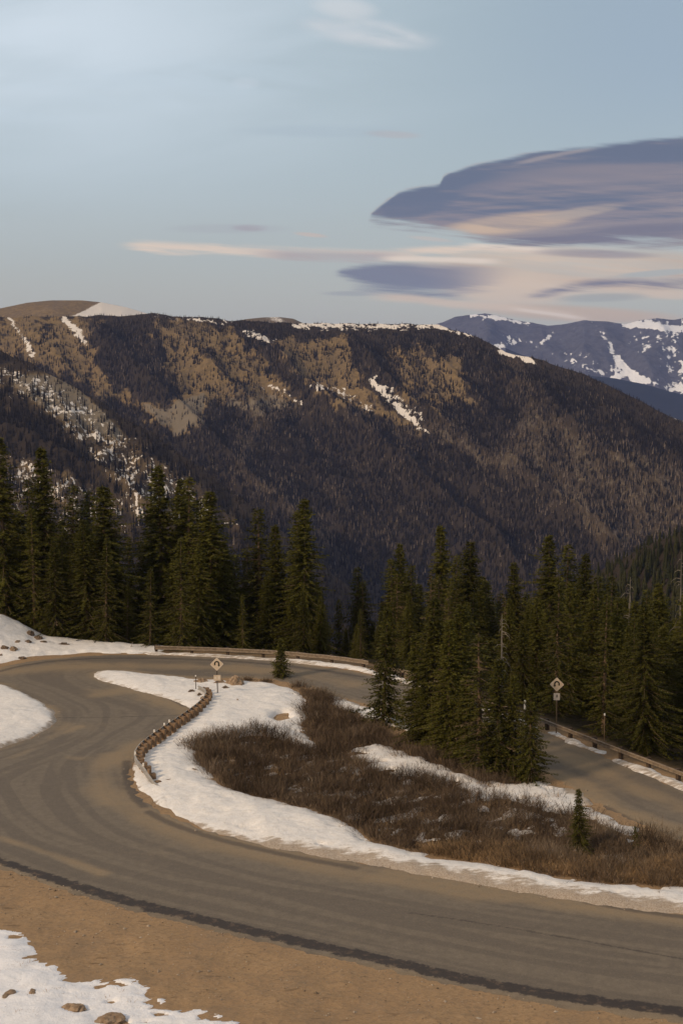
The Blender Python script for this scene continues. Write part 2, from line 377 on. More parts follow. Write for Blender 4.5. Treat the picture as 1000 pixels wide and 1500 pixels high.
rag = fbm((.8 * X + .6 * Y) / 2.3, (.8 * Y - .6 * X) / 2.3, 3, 51, .5) * corem
rag4 = fbm((.9 * X + .4 * Y) / 1.7, (.9 * Y - .4 * X) / .9, 4, 52, .6) * (Y < 72) * (Y > 50) * corem
sn_obj = {}
HH = {'left': .4, 'mound': .22, 'rim': .26, 'thicket': .16, 'island': .42, 'band': .24, 'inner': .2, 'front': .1}
bare = np.full(X.shape, -50.0)
for q in BARE: bare = np.maximum(bare, attrc(lambda x, y: sdf(x, y, q), -50))
for k, poly in SN.items():
    s = attrc(lambda x, y: sdf(x, y, chaikin(poly, 1)), -50)
    if k in ('island', 'left'): s = s + .35 * sstep(3.0, 0, -SR)
    if k in ('rim', 'mound'): s = s + .15
    amp = {'front': .5, 'band': .8, 'rim': .4, 'mound': .35, 'inner': .5, 'island': .28, 'left': .28}.get(k, .2)
    s2 = s + (rag4 if k == 'front' else rag) * amp - np.maximum(bare + .3 + rag * .3, 0) * 3
    if k in ('island', 'band'): s2 = s2 - np.maximum(1.6 * (fbm(X / 2.3, Y / 1.4, 3, 61) - (.24 if k == 'band' else .34)), 0) * (2 if k == 'band' else (SR < -1.5))
    if k == 'island':                                    # broken, thin cover among the shrubs, solid along the road
        pass
    if k == 'thicket': s2 = np.minimum(s2, (fbm((.7 * X + .7 * Y) / 2.6, (.7 * Y - .7 * X) / 1.3, 3, 66) - .22) * 2.0)
    if k == 'front': s2 = s2 - np.maximum(fbm(X / 1.1, Y / .6, 3, 62) - .22, 0) * 3.0 * sstep(66, 62.5, Y)
    if k == 'rim': s2 = s2 - np.maximum(fbm(X / 3, Y / 3, 2, 63) - .3, 0) * .8
    h = np.where(s2 < 0, s2 * .35, HH[k] * (1 - np.exp(-np.maximum(s2, 0) / (1.1 if k == 'island' else .55))))
    h = np.clip(h, -.3, 1) + (s2 > 0) * (rag * .03 + fbm(X / .5, Y / .5, 2, 71) * .015) * sstep(0, .5, s2)
    if k in ('rim', 'mound'): base = Z
    else: base = Z
    dirt = sstep(.9 + 1.7 * sstep(-12, 4, X), .1, -SR + .5 * fbm((.8 * X + .6 * Y) / 1.1, (.8 * Y - .6 * X) / 1.1, 3, 67) * corem) if k != 'front' else X * 0 + .08
    if k == 'left': dirt = sstep(1.0, .1, -SR) * .75
    if k in ('rim', 'mound'): dirt = sstep(1.6, .3, -SR) * .6
    if k == 'island': dirt = dirt * np.where(Y < 119, .9 + .15 * sstep(-8, 0, X), .5)
    sn_obj[k] = sheet('snow', base + h, s2 > -.85, m_snow, {'dirt': dirt, 'warm_tint': X * 0 + (0 if k == 'front' else 1)}); tag(sn_obj[k], kind='structure')

# ------------------------------------------------------------------ far terrain
m_hill, nt, b = material('mountain_ground', .95, .05)
pf = pos(nt, (1, 1, 1)); n1 = nz(nt, pf, .012, 6, .65); n2 = nz(nt, pf, .07, 5, .7); n3 = nz(nt, pos(nt, (1, 1, .35)), .16, 4, .7)
sw = attr(nt, 'snow') + (n3 - .5) * 1.6 + (n2 - .5) * .7
rk = attr(nt, 'scree') + (n2 - .5) * .9
c = mix(nt, n2.step(.38, .62), (.235, .16, .075), (.15, .105, .053))
c = mix(nt, n1.step(.4, .62) * .5, c, (.15, .11, .065))
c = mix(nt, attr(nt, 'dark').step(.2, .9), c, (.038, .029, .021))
c = mix(nt, rk.step(.4, .75), c, (.19, .155, .11))
c = mix(nt, sw.step(.62, .72), c, (.72, .66, .60))
setc(nt, b, c); bump(nt, b, n3 + n2, .6, 6)

def hill_grid(crest, slope, nlen, rows, ustep, u0, u1, disp=None, back=.6, conc=1.0, sm=0.0):
    c = np.array(crest, float); us = np.arange(u0, u1 + .1, ustep)
    v = np.interp(us, c[:, 0], c[:, 1]) + sm * fbm(us / 40, us * 0, 4, 77); D = np.interp(us, c[:, 0], c[:, 2])
    cx, cy, cz = P(us, v, D)
    dx, dy = cx / cy, np.ones_like(cx)
    t = np.concatenate([np.linspace(-.35, 0, 14)[:-1], np.linspace(0, 1, rows) ** 1.08])
    T, U = np.meshgrid(t, us, indexing='ij')
    s = T * nlen
    Yg = cy[None] - s; Xg = dx[None] * Yg
    Zg = cz[None] - np.where(s > 0, s * slope, -s * -back * -1 * 1.0)
    Zg = np.where(s > 0, cz[None] - slope * nlen * np.maximum(T, 0) ** conc, cz[None] - np.abs(s) * back)
    return us, T, U, Xg, Yg, Zg
def make_hill(name, us, T, Xg, Yg, Zg, mat, attrs):
    r, cc = Xg.shape; id_ = np.arange(r * cc).reshape(r, cc)
    q = np.stack([id_[:-1, :-1], id_[1:, :-1], id_[1:, 1:], id_[:-1, 1:]], -1).reshape(-1, 4)
    o = link(name, mesh_np(name, np.stack([Xg.ravel(), Yg.ravel(), Zg.ravel()], 1), q, mat, {k: a.ravel() for k, a in attrs.items()}, True))
    return tag(o, kind='structure')
def pp(u, v, pts, w): return np.exp(-(pdist(u, v, np.array(pts, float)) / w) ** 2)
def reg(u, v, pts, soft): return sstep(-soft, soft, sdf(u, v, np.array(pts, float)))

# main mountain
CR = [(-400, 462, 3650), (0, 464, 3600), (100, 464, 3550), (200, 461, 3500), (230, 460, 3450), (340, 469, 3420), (440, 474, 3400), (520, 474, 3380), (640, 475, 3300), (700, 494, 3200), (740, 516, 3120), (800, 530, 3000), (860, 550, 2900),
      (900, 569, 2820), (960, 600, 2720), (1000, 619, 2650), (1200, 720, 2400), (1500, 850, 2300)]
us, T, U, Xm, Ym, Zm = hill_grid(CR, .56, 1350, 230, 4, -260, 1320, sm=2.2, back=.02, conc=.95)
U0, V0 = proj(Xm, Ym, Zm)
tt = sstep(0, .12, T)
d = 0
for pts, h, w in [([(345, 480), (400, 530), (440, 585), (520, 640), (640, 740), (760, 860)], 46, 20), ([(505, 480), (530, 545), (620, 632), (760, 720), (900, 830)], 50, 22), ([(660, 480), (740, 560), (830, 640), (960, 740), (1080, 840)], 42, 26),
                  ([(130, 470), (200, 560), (300, 650), (420, 760), (500, 860)], 40, 24), ([(240, 470), (320, 560), (400, 640)], 26, 18), ([(600, 500), (690, 590), (760, 660)], 24, 18), ([(840, 560), (900, 620), (1000, 680)], 22, 18), ([(40, 480), (90, 540), (150, 600)], 26, 16)]:
    q = pdist(U0, V0, np.array(pts, float)); d = d + h * np.exp(-q / w)
Zm = Zm + tt * (d - 14 + ridged((Xm + Ym * .55) / 230, (Ym - Xm * .2) / 520, 5, 91) * 16 + fbm(Xm / 90, Ym / 90, 4, 92) * 9)
Um, Vm = proj(Xm, Ym, Zm)
Ur_, Vr_ = Um, Vm
Um = Ur_ + 13 * fbm(Ur_ / 22, Vr_ / 22, 4, 301) + 4 * fbm(Ur_ / 5, Vr_ / 5, 2, 302); Vm = Vr_ + 12 * fbm(Ur_ / 24, Vr_ / 20, 4, 303)
nn = fbm(Um / 28, Vm / 20, 4, 93); nf = fbm(Um / 9, Vm / 9, 3, 94); no = fbm((Um - Vm * .7) / 14, (Vm + Um * .3) / 60, 4, 95)
no2 = fbm((Um - Vm * .75) / 10, (Vm * .9 + Um * .5) / 38, 4, 97)
tan = .72 * reg(Um, Vm, [(-300, 466), (100, 466), (150, 478), (128, 500), (160, 560), (190, 585), (150, 580), (100, 545), (0, 515), (-300, 515)], 10)
tan = tan + .70 * reg(Um, Vm, [(225, 480), (262, 472), (340, 484), (352, 500), (400, 550), (440, 585), (420, 590), (340, 580), (290, 585), (255, 560), (235, 520)], 12)
tan = tan + .85 * reg(Um, Vm, [(405, 500), (450, 498), (505, 492), (517, 540), (560, 600), (610, 628), (560, 612), (480, 580), (440, 560)], 9)
tan = tan + .42 * reg(Um, Vm, [(565, 505), (640, 510), (690, 560), (650, 600), (590, 590)], 14) + .8 * pp(Um, Vm, [(655, 530), (675, 570), (695, 605)], 6)
tan = tan + 1.2 * reg(Um, Vm, [(195, 577), (240, 598), (272, 572), (300, 578), (290, 620), (268, 636), (225, 618)], 6)
tan = tan - .9 * reg(Um, Vm, [(136, 486), (190, 480), (236, 500), (240, 560), (205, 578), (165, 560)], 7) - .7 * pp(Um, Vm, [(372, 500), (420, 545), (470, 588)], 8) - .5 * pp(Um, Vm, [(290, 500), (330, 540), (350, 575)], 6)
tan = np.clip(tan, 0, 1.1) * (.88 + .8 * no2 + .85 * nf + .35 * fbm(Ur_ / 4, Vr_ / 4, 2, 311))
aspen = reg(Um, Vm, [(560, 590), (640, 640), (700, 690), (760, 700), (900, 810), (960, 800), (1050, 760), (1050, 690), (900, 650), (800, 600), (760, 610), (740, 660), (650, 620)], 16) * .75 + pp(Um, Vm, [(380, 600), (350, 680), (400, 720), (480, 790)], 20) * .5 + pp(Um, Vm, [(530, 770), (580, 800)], 9) * .6 + pp(Um, Vm, [(760, 540), (790, 620)], 12) * .6
aspen = aspen + pp(Um, Vm, [(340, 585), (420, 600), (520, 600), (640, 640)], 16) * .5
aspen = np.clip(aspen + .5 * no + .25 * nn + .10, 0, 1)
Ut_, Vt_ = Um, Vm; Um = Ur_ + .25 * (Um - Ur_); Vm = Vr_ + .2 * (Vm - Vr_)
snow = 1.0 * pp(Um, Vm, [(15, 468), (28, 484), (40, 503), (47, 520)], 4) + 1.1 * pp(Um, Vm, [(94, 467), (108, 480), (126, 502)], 5.5) + .9 * pp(Um, Vm, [(430, 476), (520, 478), (650, 478)], 6) + .8 * pp(Um, Vm, [(360, 486), (385, 494), (402, 500)], 6)
snow = snow + .85 * pp(Um, Vm, [(545, 560), (575, 592), (625, 634)], 4) + .62 * pp(Um, Vm, [(548, 560), (590, 592), (610, 610)], 12) + .7 * pp(Um, Vm, [(392, 566), (415, 574), (445, 592)], 6) + .6 * pp(Um, Vm, [(455, 566), (500, 574), (545, 600)], 7)
snow = snow + 1.2 * pp(Um, Vm, [(735, 516), (755, 521), (778, 528)], 6) + .5 * pp(Um, Vm, [(230, 464), (300, 470), (340, 472)], 5) + .8 * pp(Um, Vm, [(640, 478), (670, 487), (690, 494)], 4) + .35 * (T < 0)
snow = np.clip(snow * .93 + .45 * fbm(Um / 3.2, Vm / 3.2, 2, 98) * (snow > .12) + .45 * nf * (snow > .2), 0, 1.2)
bare_m = np.clip(tan, 0, 1)
Um, Vm = Ut_, Vt_
Rscree = reg(Um, Vm, [(195, 580), (240, 600), (300, 575), (290, 620), (270, 635), (225, 615)], 8) + .6 * pp(Um, Vm, [(345, 590), (420, 590)], 8) + .5 * aspen * (Vm > 560)
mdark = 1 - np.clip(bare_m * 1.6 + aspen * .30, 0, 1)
make_hill('mountain', us, T, Xm, Ym, Zm, m_hill, {'snow': snow, 'scree': Rscree, 'dark': mdark})

def conifers(name, grids, count, dens, hgt, tiers, mat, seed, umin=-60, umax=1060, seg=5, wid=.15, vmax=960, asp=None):
    r = np.random.default_rng(seed); Xg, Yg, Zg, T_ = grids; R_, Cc = Xg.shape
    ii = r.random(count) * (R_ - 1.001); jj = r.random(count) * (Cc - 1.001)
    i = ii.astype(int); j = jj.astype(int); fi, fj = ii - i, jj - j
    bl = lambda A: (A[i, j] * (1 - fi) * (1 - fj) + A[i + 1, j] * fi * (1 - fj) + A[i, j + 1] * (1 - fi) * fj + A[i + 1, j + 1] * fi * fj)
    x, y, z, t = bl(Xg), bl(Yg), bl(Zg), bl(T_); dn = bl(dens); a = bl(asp) if asp is not None else dn * 0
    u, v = proj(x, y, z)
    k = (r.random(count) < dn) & (u > umin) & (u < umax) & (v < vmax) & (t > -.03)
    x, y, z, a = x[k], y[k], z[k], a[k]; n = len(x)
    isA = r.random(n) < a * .72
    h = hgt * (.55 + .45 * sstep(.0, .10, t[k])) * (.45 + .75 * r.random(n) ** 1.3) * np.where(isA, .8, 1); w = h * wid * (.75 + .5 * r.random(n)) * np.where(isA, 1.2, 1)
    Vs, Fs, base = [], [], 0
    tone = np.where(isA, 1.5 + r.random(n), r.random(n)); tn = []
    for q in range(tiers):
        z0 = q / tiers * .92; z1 = min(1.0, z0 + 1.35 / tiers + (0.08 if q == tiers - 1 else 0)); rad = w * (1 - z0) ** .8
        ph = r.random(n) * 6.28
        ring = []
        for s in range(seg):
            jr = .75 + .5 * r.random(n); th = ph + 2 * math.pi * s / seg
            ring.append(np.stack([x + rad * jr * np.cos(th), y + rad * jr * np.sin(th), z + h * (z0 + (r.random(n) - .5) * .06) - .5], 1))
        top = np.stack([x, y, z + h * (z1 if q < tiers - 1 else 1.0)], 1)
        V = np.concatenate(ring + [top]); o = base + np.arange(n)
        for s in range(seg): Fs.append(np.stack([o + s * n, o + ((s + 1) % seg) * n, o + seg * n], 1))
        Vs.append(V); tn.append(np.tile(tone, seg + 1)); base += len(V)
    me = mesh_np(name, np.concatenate(Vs), np.concatenate(Fs), mat, {'tone': np.concatenate(tn)})
    return link(name, me)
m_fars, nt, b = material('distant_tree_foliage', .9, .05)
tn = attr(nt, 'tone')
c = mix(nt, tn.step(0, 1, False), (.008, .007, .006), (.025, .020, .0145))
c = mix(nt, tn.step(1.2, 1.4), c, mix(nt, tn.step(1.5, 2.5, False), (.08, .062, .047), (.175, .137, .102)))
setc(nt, b, c)
dens = np.clip(1.0 - .96 * np.clip(bare_m * 1.2, 0, 1) - 1.2 * np.clip(snow, 0, 1) * (snow > .25) - .12 * aspen, .015, 1) * np.where(T < 0, .12, 1)
dens = dens * np.clip(.85 + .7 * no2, .12, 1)
o = conifers('forest', (Xm, Ym, Zm, T), 230000, dens, 10.5, 2, m_fars, 5, asp=aspen)
tag(o, 'dark conifer forest with pale bare aspens covering the large mountainside', 'forest', kind='stuff')

# nearer spur on the left
CRL = [(-400, 420, 2350), (-80, 490, 2250), (0, 512, 2200), (40, 530, 2170), (100, 563, 2120), (160, 596, 2080), (200, 622, 2050), (260, 660, 2000), (320, 705, 1950), (380, 750, 1900), (450, 810, 1850), (560, 900, 1800), (800, 1100, 1750)]
us, TL, U, Xl, Yl, Zl = hill_grid(CRL, .50, 650, 130, 3, -200, 640, sm=4, back=.45)
U0, V0 = proj(Xl, Yl, Zl)
Zl = Zl + sstep(0, .15, TL) * (ridged((Xl + Yl * .5) / 120, Yl / 260, 5, 101) * 9 + fbm(Xl / 40, Yl / 40, 4, 102) * 6 + 34 * np.exp(-pdist(U0, V0, np.array([(-60, 640), (60, 668), (130, 700), (220, 765), (300, 850)], float)) / 14) - 10)
Ul, Vl = proj(Xl, Yl, Zl)
nl = fbm(Ul / 22, Vl / 16, 4, 103)
sl = reg(Ul, Vl, [(-100, 520), (20, 535), (70, 548), (120, 580), (170, 620), (210, 660), (300, 720), (350, 770), (330, 830), (250, 780), (200, 760), (150, 690), (100, 640), (60, 600), (0, 575), (-100, 560)], 16) * .53
sl = sl + reg(Ul, Vl, [(-60, 652), (60, 676), (130, 704), (180, 735), (240, 785), (300, 850), (200, 860), (100, 800), (0, 740)], 14) * .50
sl = sl * sstep(840, 730, Vl)
snl = np.clip(sl + .25 * nl + .35 * fbm(Ul / 6, Vl / 5, 3, 105) * (sl > .1), 0, 1)
scr = reg(Ul, Vl, [(20, 555), (90, 550), (130, 585), (180, 640), (120, 620), (60, 590)], 12) + .8 * sl
make_hill('hill', us, TL, Xl, Yl, Zl, m_hill, {'snow': snl, 'scree': scr, 'dark': 1 - np.clip(scr + .3 * nl, 0, 1)})
dl = np.clip(1 - 1.0 * np.clip(sl * 1.2 + .5 * fbm(Ul / 9, Vl / 9, 3, 104), 0, 1), .14, 1)
o = conifers('forest', (Xl, Yl, Zl, TL), 19000, dl, 12.5, 3, m_fars, 6, asp=np.clip(sl * .4, 0, 1), vmax=980, wid=.13)
tag(o, 'sparse dark conifers across the snow-patched lower spur', 'forest', kind='stuff')

# dark wooded hillside on the right
CRR = [(600, 935, 1000), (700, 900, 980), (800, 868, 950), (850, 850, 930), (900, 824, 910), (950, 798, 890), (1000, 776, 870), (1100, 732, 840), (1400, 640, 800)]
us, TR, U, Xr, Yr, Zr = hill_grid(CRR, .45, 420, 70, 6, 600, 1400, sm=3, back=.5)
make_hill('hill', us, TR, Xr, Yr, Zr, m_hill, {'snow': TR * 0, 'scree': TR * 0, 'dark': TR * 0 + 1})
m_midw, nt, b = material('hillside_foliage', .9, .05)
tn = attr(nt, 'tone'); setc(nt, b, mix(nt, tn.step(0, 1, False), (.016, .018, .006), (.04, .038, .013)))
o = conifers('forest', (Xr, Yr, Zr, TR), 11000, TR * 0 + 1.0, 13, 7, m_midw, 8, umin=590, umax=1130, seg=9, wid=.15, vmax=1100)
tag(o, 'dense dark green conifer wood on the right-hand hillside', 'forest', kind='stuff')

# bald dome and low hump beyond the crest
for nm, cr, uu, mode in [('hill', [(-300, 475, 5200), (-60, 462, 5200), (0, 452, 5200), (40, 443.5, 5200), (75, 440, 5200), (120, 440, 5200), (150, 443, 5200), (185, 450, 5200), (222, 461, 5200), (250, 466, 5200), (330, 490, 5200)], (-250, 330), 0),
                         ('hill', [(300, 490, 5600), (345, 470, 5600), (365, 467, 5600), (385, 465, 5600), (410, 464.5, 5600), (430, 467, 5600), (445, 474, 5600), (480, 490, 5600)], (300, 480), 1)]:
    us, Td, U, Xd, Yd, Zd = hill_grid(cr, .3, 900, 50, 3, *uu, back=.3)
    Zd = Zd + sstep(0, .2, Td) * fbm(Xd / 120, Yd / 120, 4, 111) * 8
    Ud, Vd = proj(Xd, Yd, Zd)
    sn_ = reg(Ud, Vd, [(150, 441), (262, 441), (262, 500), (80, 500), (96, 467), (122, 456)], 3) * 1.3 if mode == 0 else .35 + .4 * pp(Ud, Vd, [(400, 466), (410, 470)], 6)
    make_hill(nm, us, Td, Xd, Yd, Zd, m_hill, {'snow': sn_, 'scree': Td * 0 + (.1 if mode == 0 else .5), 'dark': Td * 0 + (.25 if mode == 0 else .5)})

# far blue range
m_far, nt, b = material('far_range_rock', .95, .05)
pf = pos(nt); n2 = nz(nt, pf, .0035, 6, .75); n3 = nz(nt, pf, .014, 5, .75)
sw = attr(nt, 'snow') + (n2 - .5) * 1.0 + (n3 - .5) * 1.1
c = mix(nt, n3.step(.35, .65), (.060, .060, .075), (.10, .10, .12)); c = mix(nt, sw.step(.6, .74), c, (.85, .84, .84)); setc(nt, b, c); bump(nt, b, n2, .8, 60)
CRF = [(560, 490, 14500), (620, 480, 14500), (648, 472, 14500), (665, 464, 14500), (690, 461, 14500), (710, 459, 14500), (735, 464, 14400), (765, 471, 14300), (800, 477, 14200), (830, 474, 14100), (855, 469, 14000), (890, 471, 14000), (915, 475, 14000), (935, 470, 14000), (962, 466, 14000), (985, 468, 14000), (1000, 466, 14000), (1060, 455, 14000), (1200, 470, 14000), (1500, 520, 14000)]
us, Tf, U, Xf, Yf, Zf = hill_grid(CRF, .34, 3800, 150, 3, 560, 1400, sm=1.0, back=.4)
U0, V0 = proj(Xf, Yf, Zf)
df = 0
for pts, h, w in [([(690, 461), (720, 500), (700, 540)], 60, 14), ([(870, 470), (900, 510), (960, 570)], 80, 18), ([(960, 468), (985, 520), (1040, 580)], 70, 18), ([(790, 478), (800, 520), (780, 560)], 60, 18)]:
    df = df + h * np.exp(-pdist(U0, V0, np.array(pts, float)) / w)
Zf = Zf + sstep(0, .12, Tf) * (df - 20 + ridged((Xf - Yf * .3) / 1000, (Yf + Xf * .3) / 1500, 6, 121) * 75 * sstep(0, .25, Tf))
Uf, Vf = proj(Xf, Yf, Zf)
ns = fbm(Uf / 16, Vf / 12, 5, 122)
sf = .95 * pp(Uf, Vf, [(882, 488), (895, 512), (915, 540), (940, 556)], 5) + .5 * pp(Uf, Vf, [(900, 535), (930, 550)], 11) + .55 * pp(Uf, Vf, [(725, 505), (745, 497), (775, 500)], 5) + .75 * pp(Uf, Vf, [(775, 518), (795, 500), (812, 485)], 3) + .9 * pp(Uf, Vf, [(690, 462), (735, 466), (772, 473)], 4) + .62 * pp(Uf, Vf, [(680, 500), (720, 510), (760, 500)], 4)
sf = sf + .42 * reg(Uf, Vf, [(925, 462), (1100, 455), (1100, 600), (985, 565), (950, 520), (900, 480)], 12) + .5 * pp(Uf, Vf, [(830, 520), (880, 545), (960, 565), (1000, 572)], 12) + .9 * pp(Uf, Vf, [(915, 474), (950, 478), (1000, 482)], 5)
sf = np.clip(sf + .4 * ns + .45 * fbm((Uf + Vf * .3) / 3.5, (Vf - Uf * .25) / 12, 3, 123), 0, 1.1) * sstep(.0, .02, Tf + .03)
make_hill('mountain', us, Tf, Xf, Yf, Zf, m_far, {'snow': sf})
m_blue, nt, b = material('far_wooded_slope', .95, .05); setc(nt, b, mix(nt, nz(nt, pos(nt), .006, 5).step(.3, .7), (.012, .017, .028), (.018, .023, .034)))
CRB = [(740, 510, 9800), (820, 543, 9600), (860, 550, 9500), (900, 554, 9400), (950, 565, 9300), (1000, 578, 9200), (1100, 600, 9000), (1300, 640, 9000)]
us, Tb, U, Xb, Yb, Zb = hill_grid(CRB, .30, 2500, 50, 5, 740, 1300, sm=1.0, back=.4)
Zb = Zb + sstep(0, .2, Tb) * fbm(Xb / 500, Yb / 500, 4, 131) * 50
make_hill('hill', us, Tb, Xb, Yb, Zb, m_blue, {})

# ------------------------------------------------------------------ near trees
m_needle, nt, b = material('spruce_needles', .85, .12)
tn = attr(nt, 'tone'); oi = E(nt, nt.nodes.new('ShaderNodeObjectInfo').outputs['Random'])
c = mix(nt, (tn * .8 + oi * .42 - .08), (.0105, .0115, .0025), (.088, .081, .0135)); c = mix(nt, tn.step(1.2, 1.5), c, (.14, .10, .06)); setc(nt, b, c)
m_bark = simple_mat('spruce_bark', (.10, .065, .04), (.17, .115, .075), 3, stretch=(2, 2, .4))
m_dead = simple_mat('dead_wood', (.20, .165, .13), (.32, .27, .22), 3, stretch=(2, 2, .4))

def tri_mesh(A, B, Cc, tone, name, mat):
    n = len(A); V = np.stack([A, B, Cc], 1).reshape(-1, 3)
    return mesh_np(name, V, np.arange(3 * n).reshape(n, 3), mat, {'tone': np.repeat(tone, 3)})
def spruce(seed, H, rmax, gap=.30, nb=8, start=.03, pw=.85, dense=1.0, ragged=.25, dead=0.0, ls=.30, step=.2):
    r = np.random.default_rng(seed)
    A, B, Cc, TN = [], [], [], []; limb = MB()
    limb.tube([(0, 0, -1.0), (0, 0, H * .3), (0, 0, H * .7), (0, 0, H * .995)], [H * .013 + .03, H * .011, H * .006, .012], 7)
    z = H * start; lump = r.random(40) * 6.28; k = 0
    sprays = []
    while z < H * .985:
        fr = z / H; R = rmax * ((1 - fr) ** pw) * (.86 + ragged * math.sin(k * .9 + lump[0]) * r.random()) + .07
        if fr < .18: R *= .85 + .85 * fr
        R *= 1 + .12 * math.sin(k * .37 + lump[1])
        n = max(4, int(nb * (.55 + .5 * (1 - fr)) + r.random()))
        ph = r.random() * 6.28
        for q in range(n):
            th = ph + 6.283 * q / n + (r.random() - .5) * .5
            L = R * (.6 + .5 * r.random()) * (1 + .22 * math.sin(3 * th + lump[2] + z * .8)) * (1 + .16 * math.sin(th + lump[3]))
            if r.random() < .06 * (1 / dense): continue
            if r.random() < .05: L *= 1.3
            dz0 = -.25 - .35 * (1 - fr) + .55 * fr * fr + (r.random() - .5) * .2
            m = max(2, int(L / step)); zz = z + (r.random() - .5) * gap
            isdead = r.random() < dead
            t = (np.arange(m) + .35 + r.random(m) * .4) / m
            if fr < .6: t = t[t > .12]
            rad = L * t; hz = zz + L * (dz0 * t + .22 * t * t * (1 - fr))
            d = np.array([math.cos(th), math.sin(th), 0.0]); s = np.array([-math.sin(th), math.cos(th), 0.0])
            pts = np.stack([rad * d[0], rad * d[1], hz], 1)
            lt = r.random()
            if (k % 2 == 0 and fr < .75) or isdead:
                limb.tube([(0, 0, zz), tuple(pts[-1] * .5 + np.array((0, 0, zz)) * .5), tuple(pts[-1])], [.028, .018, .006], 3)
            sprays.append((pts, d, s, L, lt, isdead, t))
        z += gap * (.75 + .5 * r.random()) * (1 - .45 * fr); k += 1
    for pts, d, s, L, lt, isdead, t in sprays:
        m = len(pts)
        if isdead and r.random() < .75: continue
        for rep in range(2 if dense < 1 else 3):
            for sg in (-1, 1):
                l = ls * (1.15 - .55 * t) * (.6 + .8 * r.random(m)); j = (r.random((m, 3)) - .5)
                a = pts + j * .10
                wv = s[None] * (sg * l * (.35 + .7 * r.random(m)))[:, None]
                b_ = a + wv + d[None] * (l * .75)[:, None] + np.array([0, 0, -1.0])[None] * (l * (.1 + .5 * r.random(m)))[:, None]
                c_ = a + wv * .25 + d[None] * (l * .85 * r.random(m))[:, None] + np.array([0, 0, -.35])[None] * (l * r.random(m) * 1.3)[:, None] + j * .12
                A.append(a); B.append(b_); Cc.append(c_)
                TN.append(np.clip(.15 + .55 * lt + .35 * t + .3 * (r.random(m) - .5), 0, 1) if not isdead else np.full(m, 2.0))
    # leader
    zt = H - np.arange(14) * .06
    for rep in range(3):
        th = r.random(14) * 6.28; l = .05 + .014 * np.arange(14)
        a = np.stack([zt * 0, zt * 0, zt], 1); b_ = a + np.stack([np.cos(th) * l, np.sin(th) * l, -l * .3], 1); c_ = a + np.stack([np.cos(th + .6) * l * .8, np.sin(th + .6) * l * .8, l * .4 - .1], 1)
        A.append(a); B.append(b_); Cc.append(c_); TN.append(r.random(14) * .6 + .3)
    cr = tri_mesh(np.concatenate(A), np.concatenate(B), np.concatenate(Cc), np.concatenate(TN), 'crown', m_needle)
    return cr, limb.mesh('trunk', m_bark if dead < .4 else m_dead), H
VAR = {}
for i in range(6): VAR['tall%d' % i] = spruce(100 + i, 16, 3.6 + .4 * (i % 3), pw=.74 + .08 * (i % 2), ragged=.3, nb=11, gap=.28)
for i in range(3): VAR['thin%d' % i] = spruce(130 + i, 15, 2.6, pw=.68, ragged=.45, nb=9, gap=.33, dense=.7)
for i in range(2): VAR['old%d' % i] = spruce(140 + i, 14, 2.9, pw=.75, ragged=.5, nb=8, gap=.34, dense=.6, dead=.38)
for i in range(3): VAR['near%d' % i] = spruce(150 + i, 9, 2.2, pw=.85, ragged=.3, nb=9, gap=.22, ls=.22, step=.14, start=.02)
VAR['young0'] = spruce(160, 3.4, .95, pw=.9, nb=8, gap=.13, ls=.14, step=.10, start=.03)
VAR['young1'] = spruce(161, 3.0, .75, pw=.8, nb=5, gap=.2, ls=.13, step=.10, start=.05, dense=.6, ragged=.5)
def snag(seed, H, curl=1.0):
    r = np.random.default_rng(seed); m = MB(); m.tube([(0, 0, -1), (0, 0, H * .5), (.05, 0, H)], [.17, .11, .02], 7); br = MB()
    z = H * .3
    while z < H * .97:
        L = (1.5 * (1 - z / H) + .55) * (.5 + r.random() * .8); th = r.random() * 6.28; dr = .5 + .5 * r.random()
        c0, s0 = math.cos(th), math.sin(th)
        br.tube([(0, 0, z), (c0 * L * .5, s0 * L * .5, z + .05 * L), (c0 * L * .9, s0 * L * .9, z - dr * L * .35), (c0 * L, s0 * L, z - dr * L * .8 * curl)], [.035, .026, .018, .008], 4)
        if r.random() < .6:
            br.tube([(c0 * L * .5, s0 * L * .5, z), (c0 * L * .8 - s0 * .3, s0 * L * .8 + c0 * .3, z - .15 * L)], [.018, .006], 3)
        z += .11 + r.random() * .2
    return m.mesh('trunk', m_dead), br.mesh('branches', m_dead), H
m_dim = simple_mat('old_grey_dead_wood', (.10, .085, .07), (.17, .145, .12), 3, stretch=(2, 2, .4))
SNAG = [snag(1, 12), snag(2, 9)]

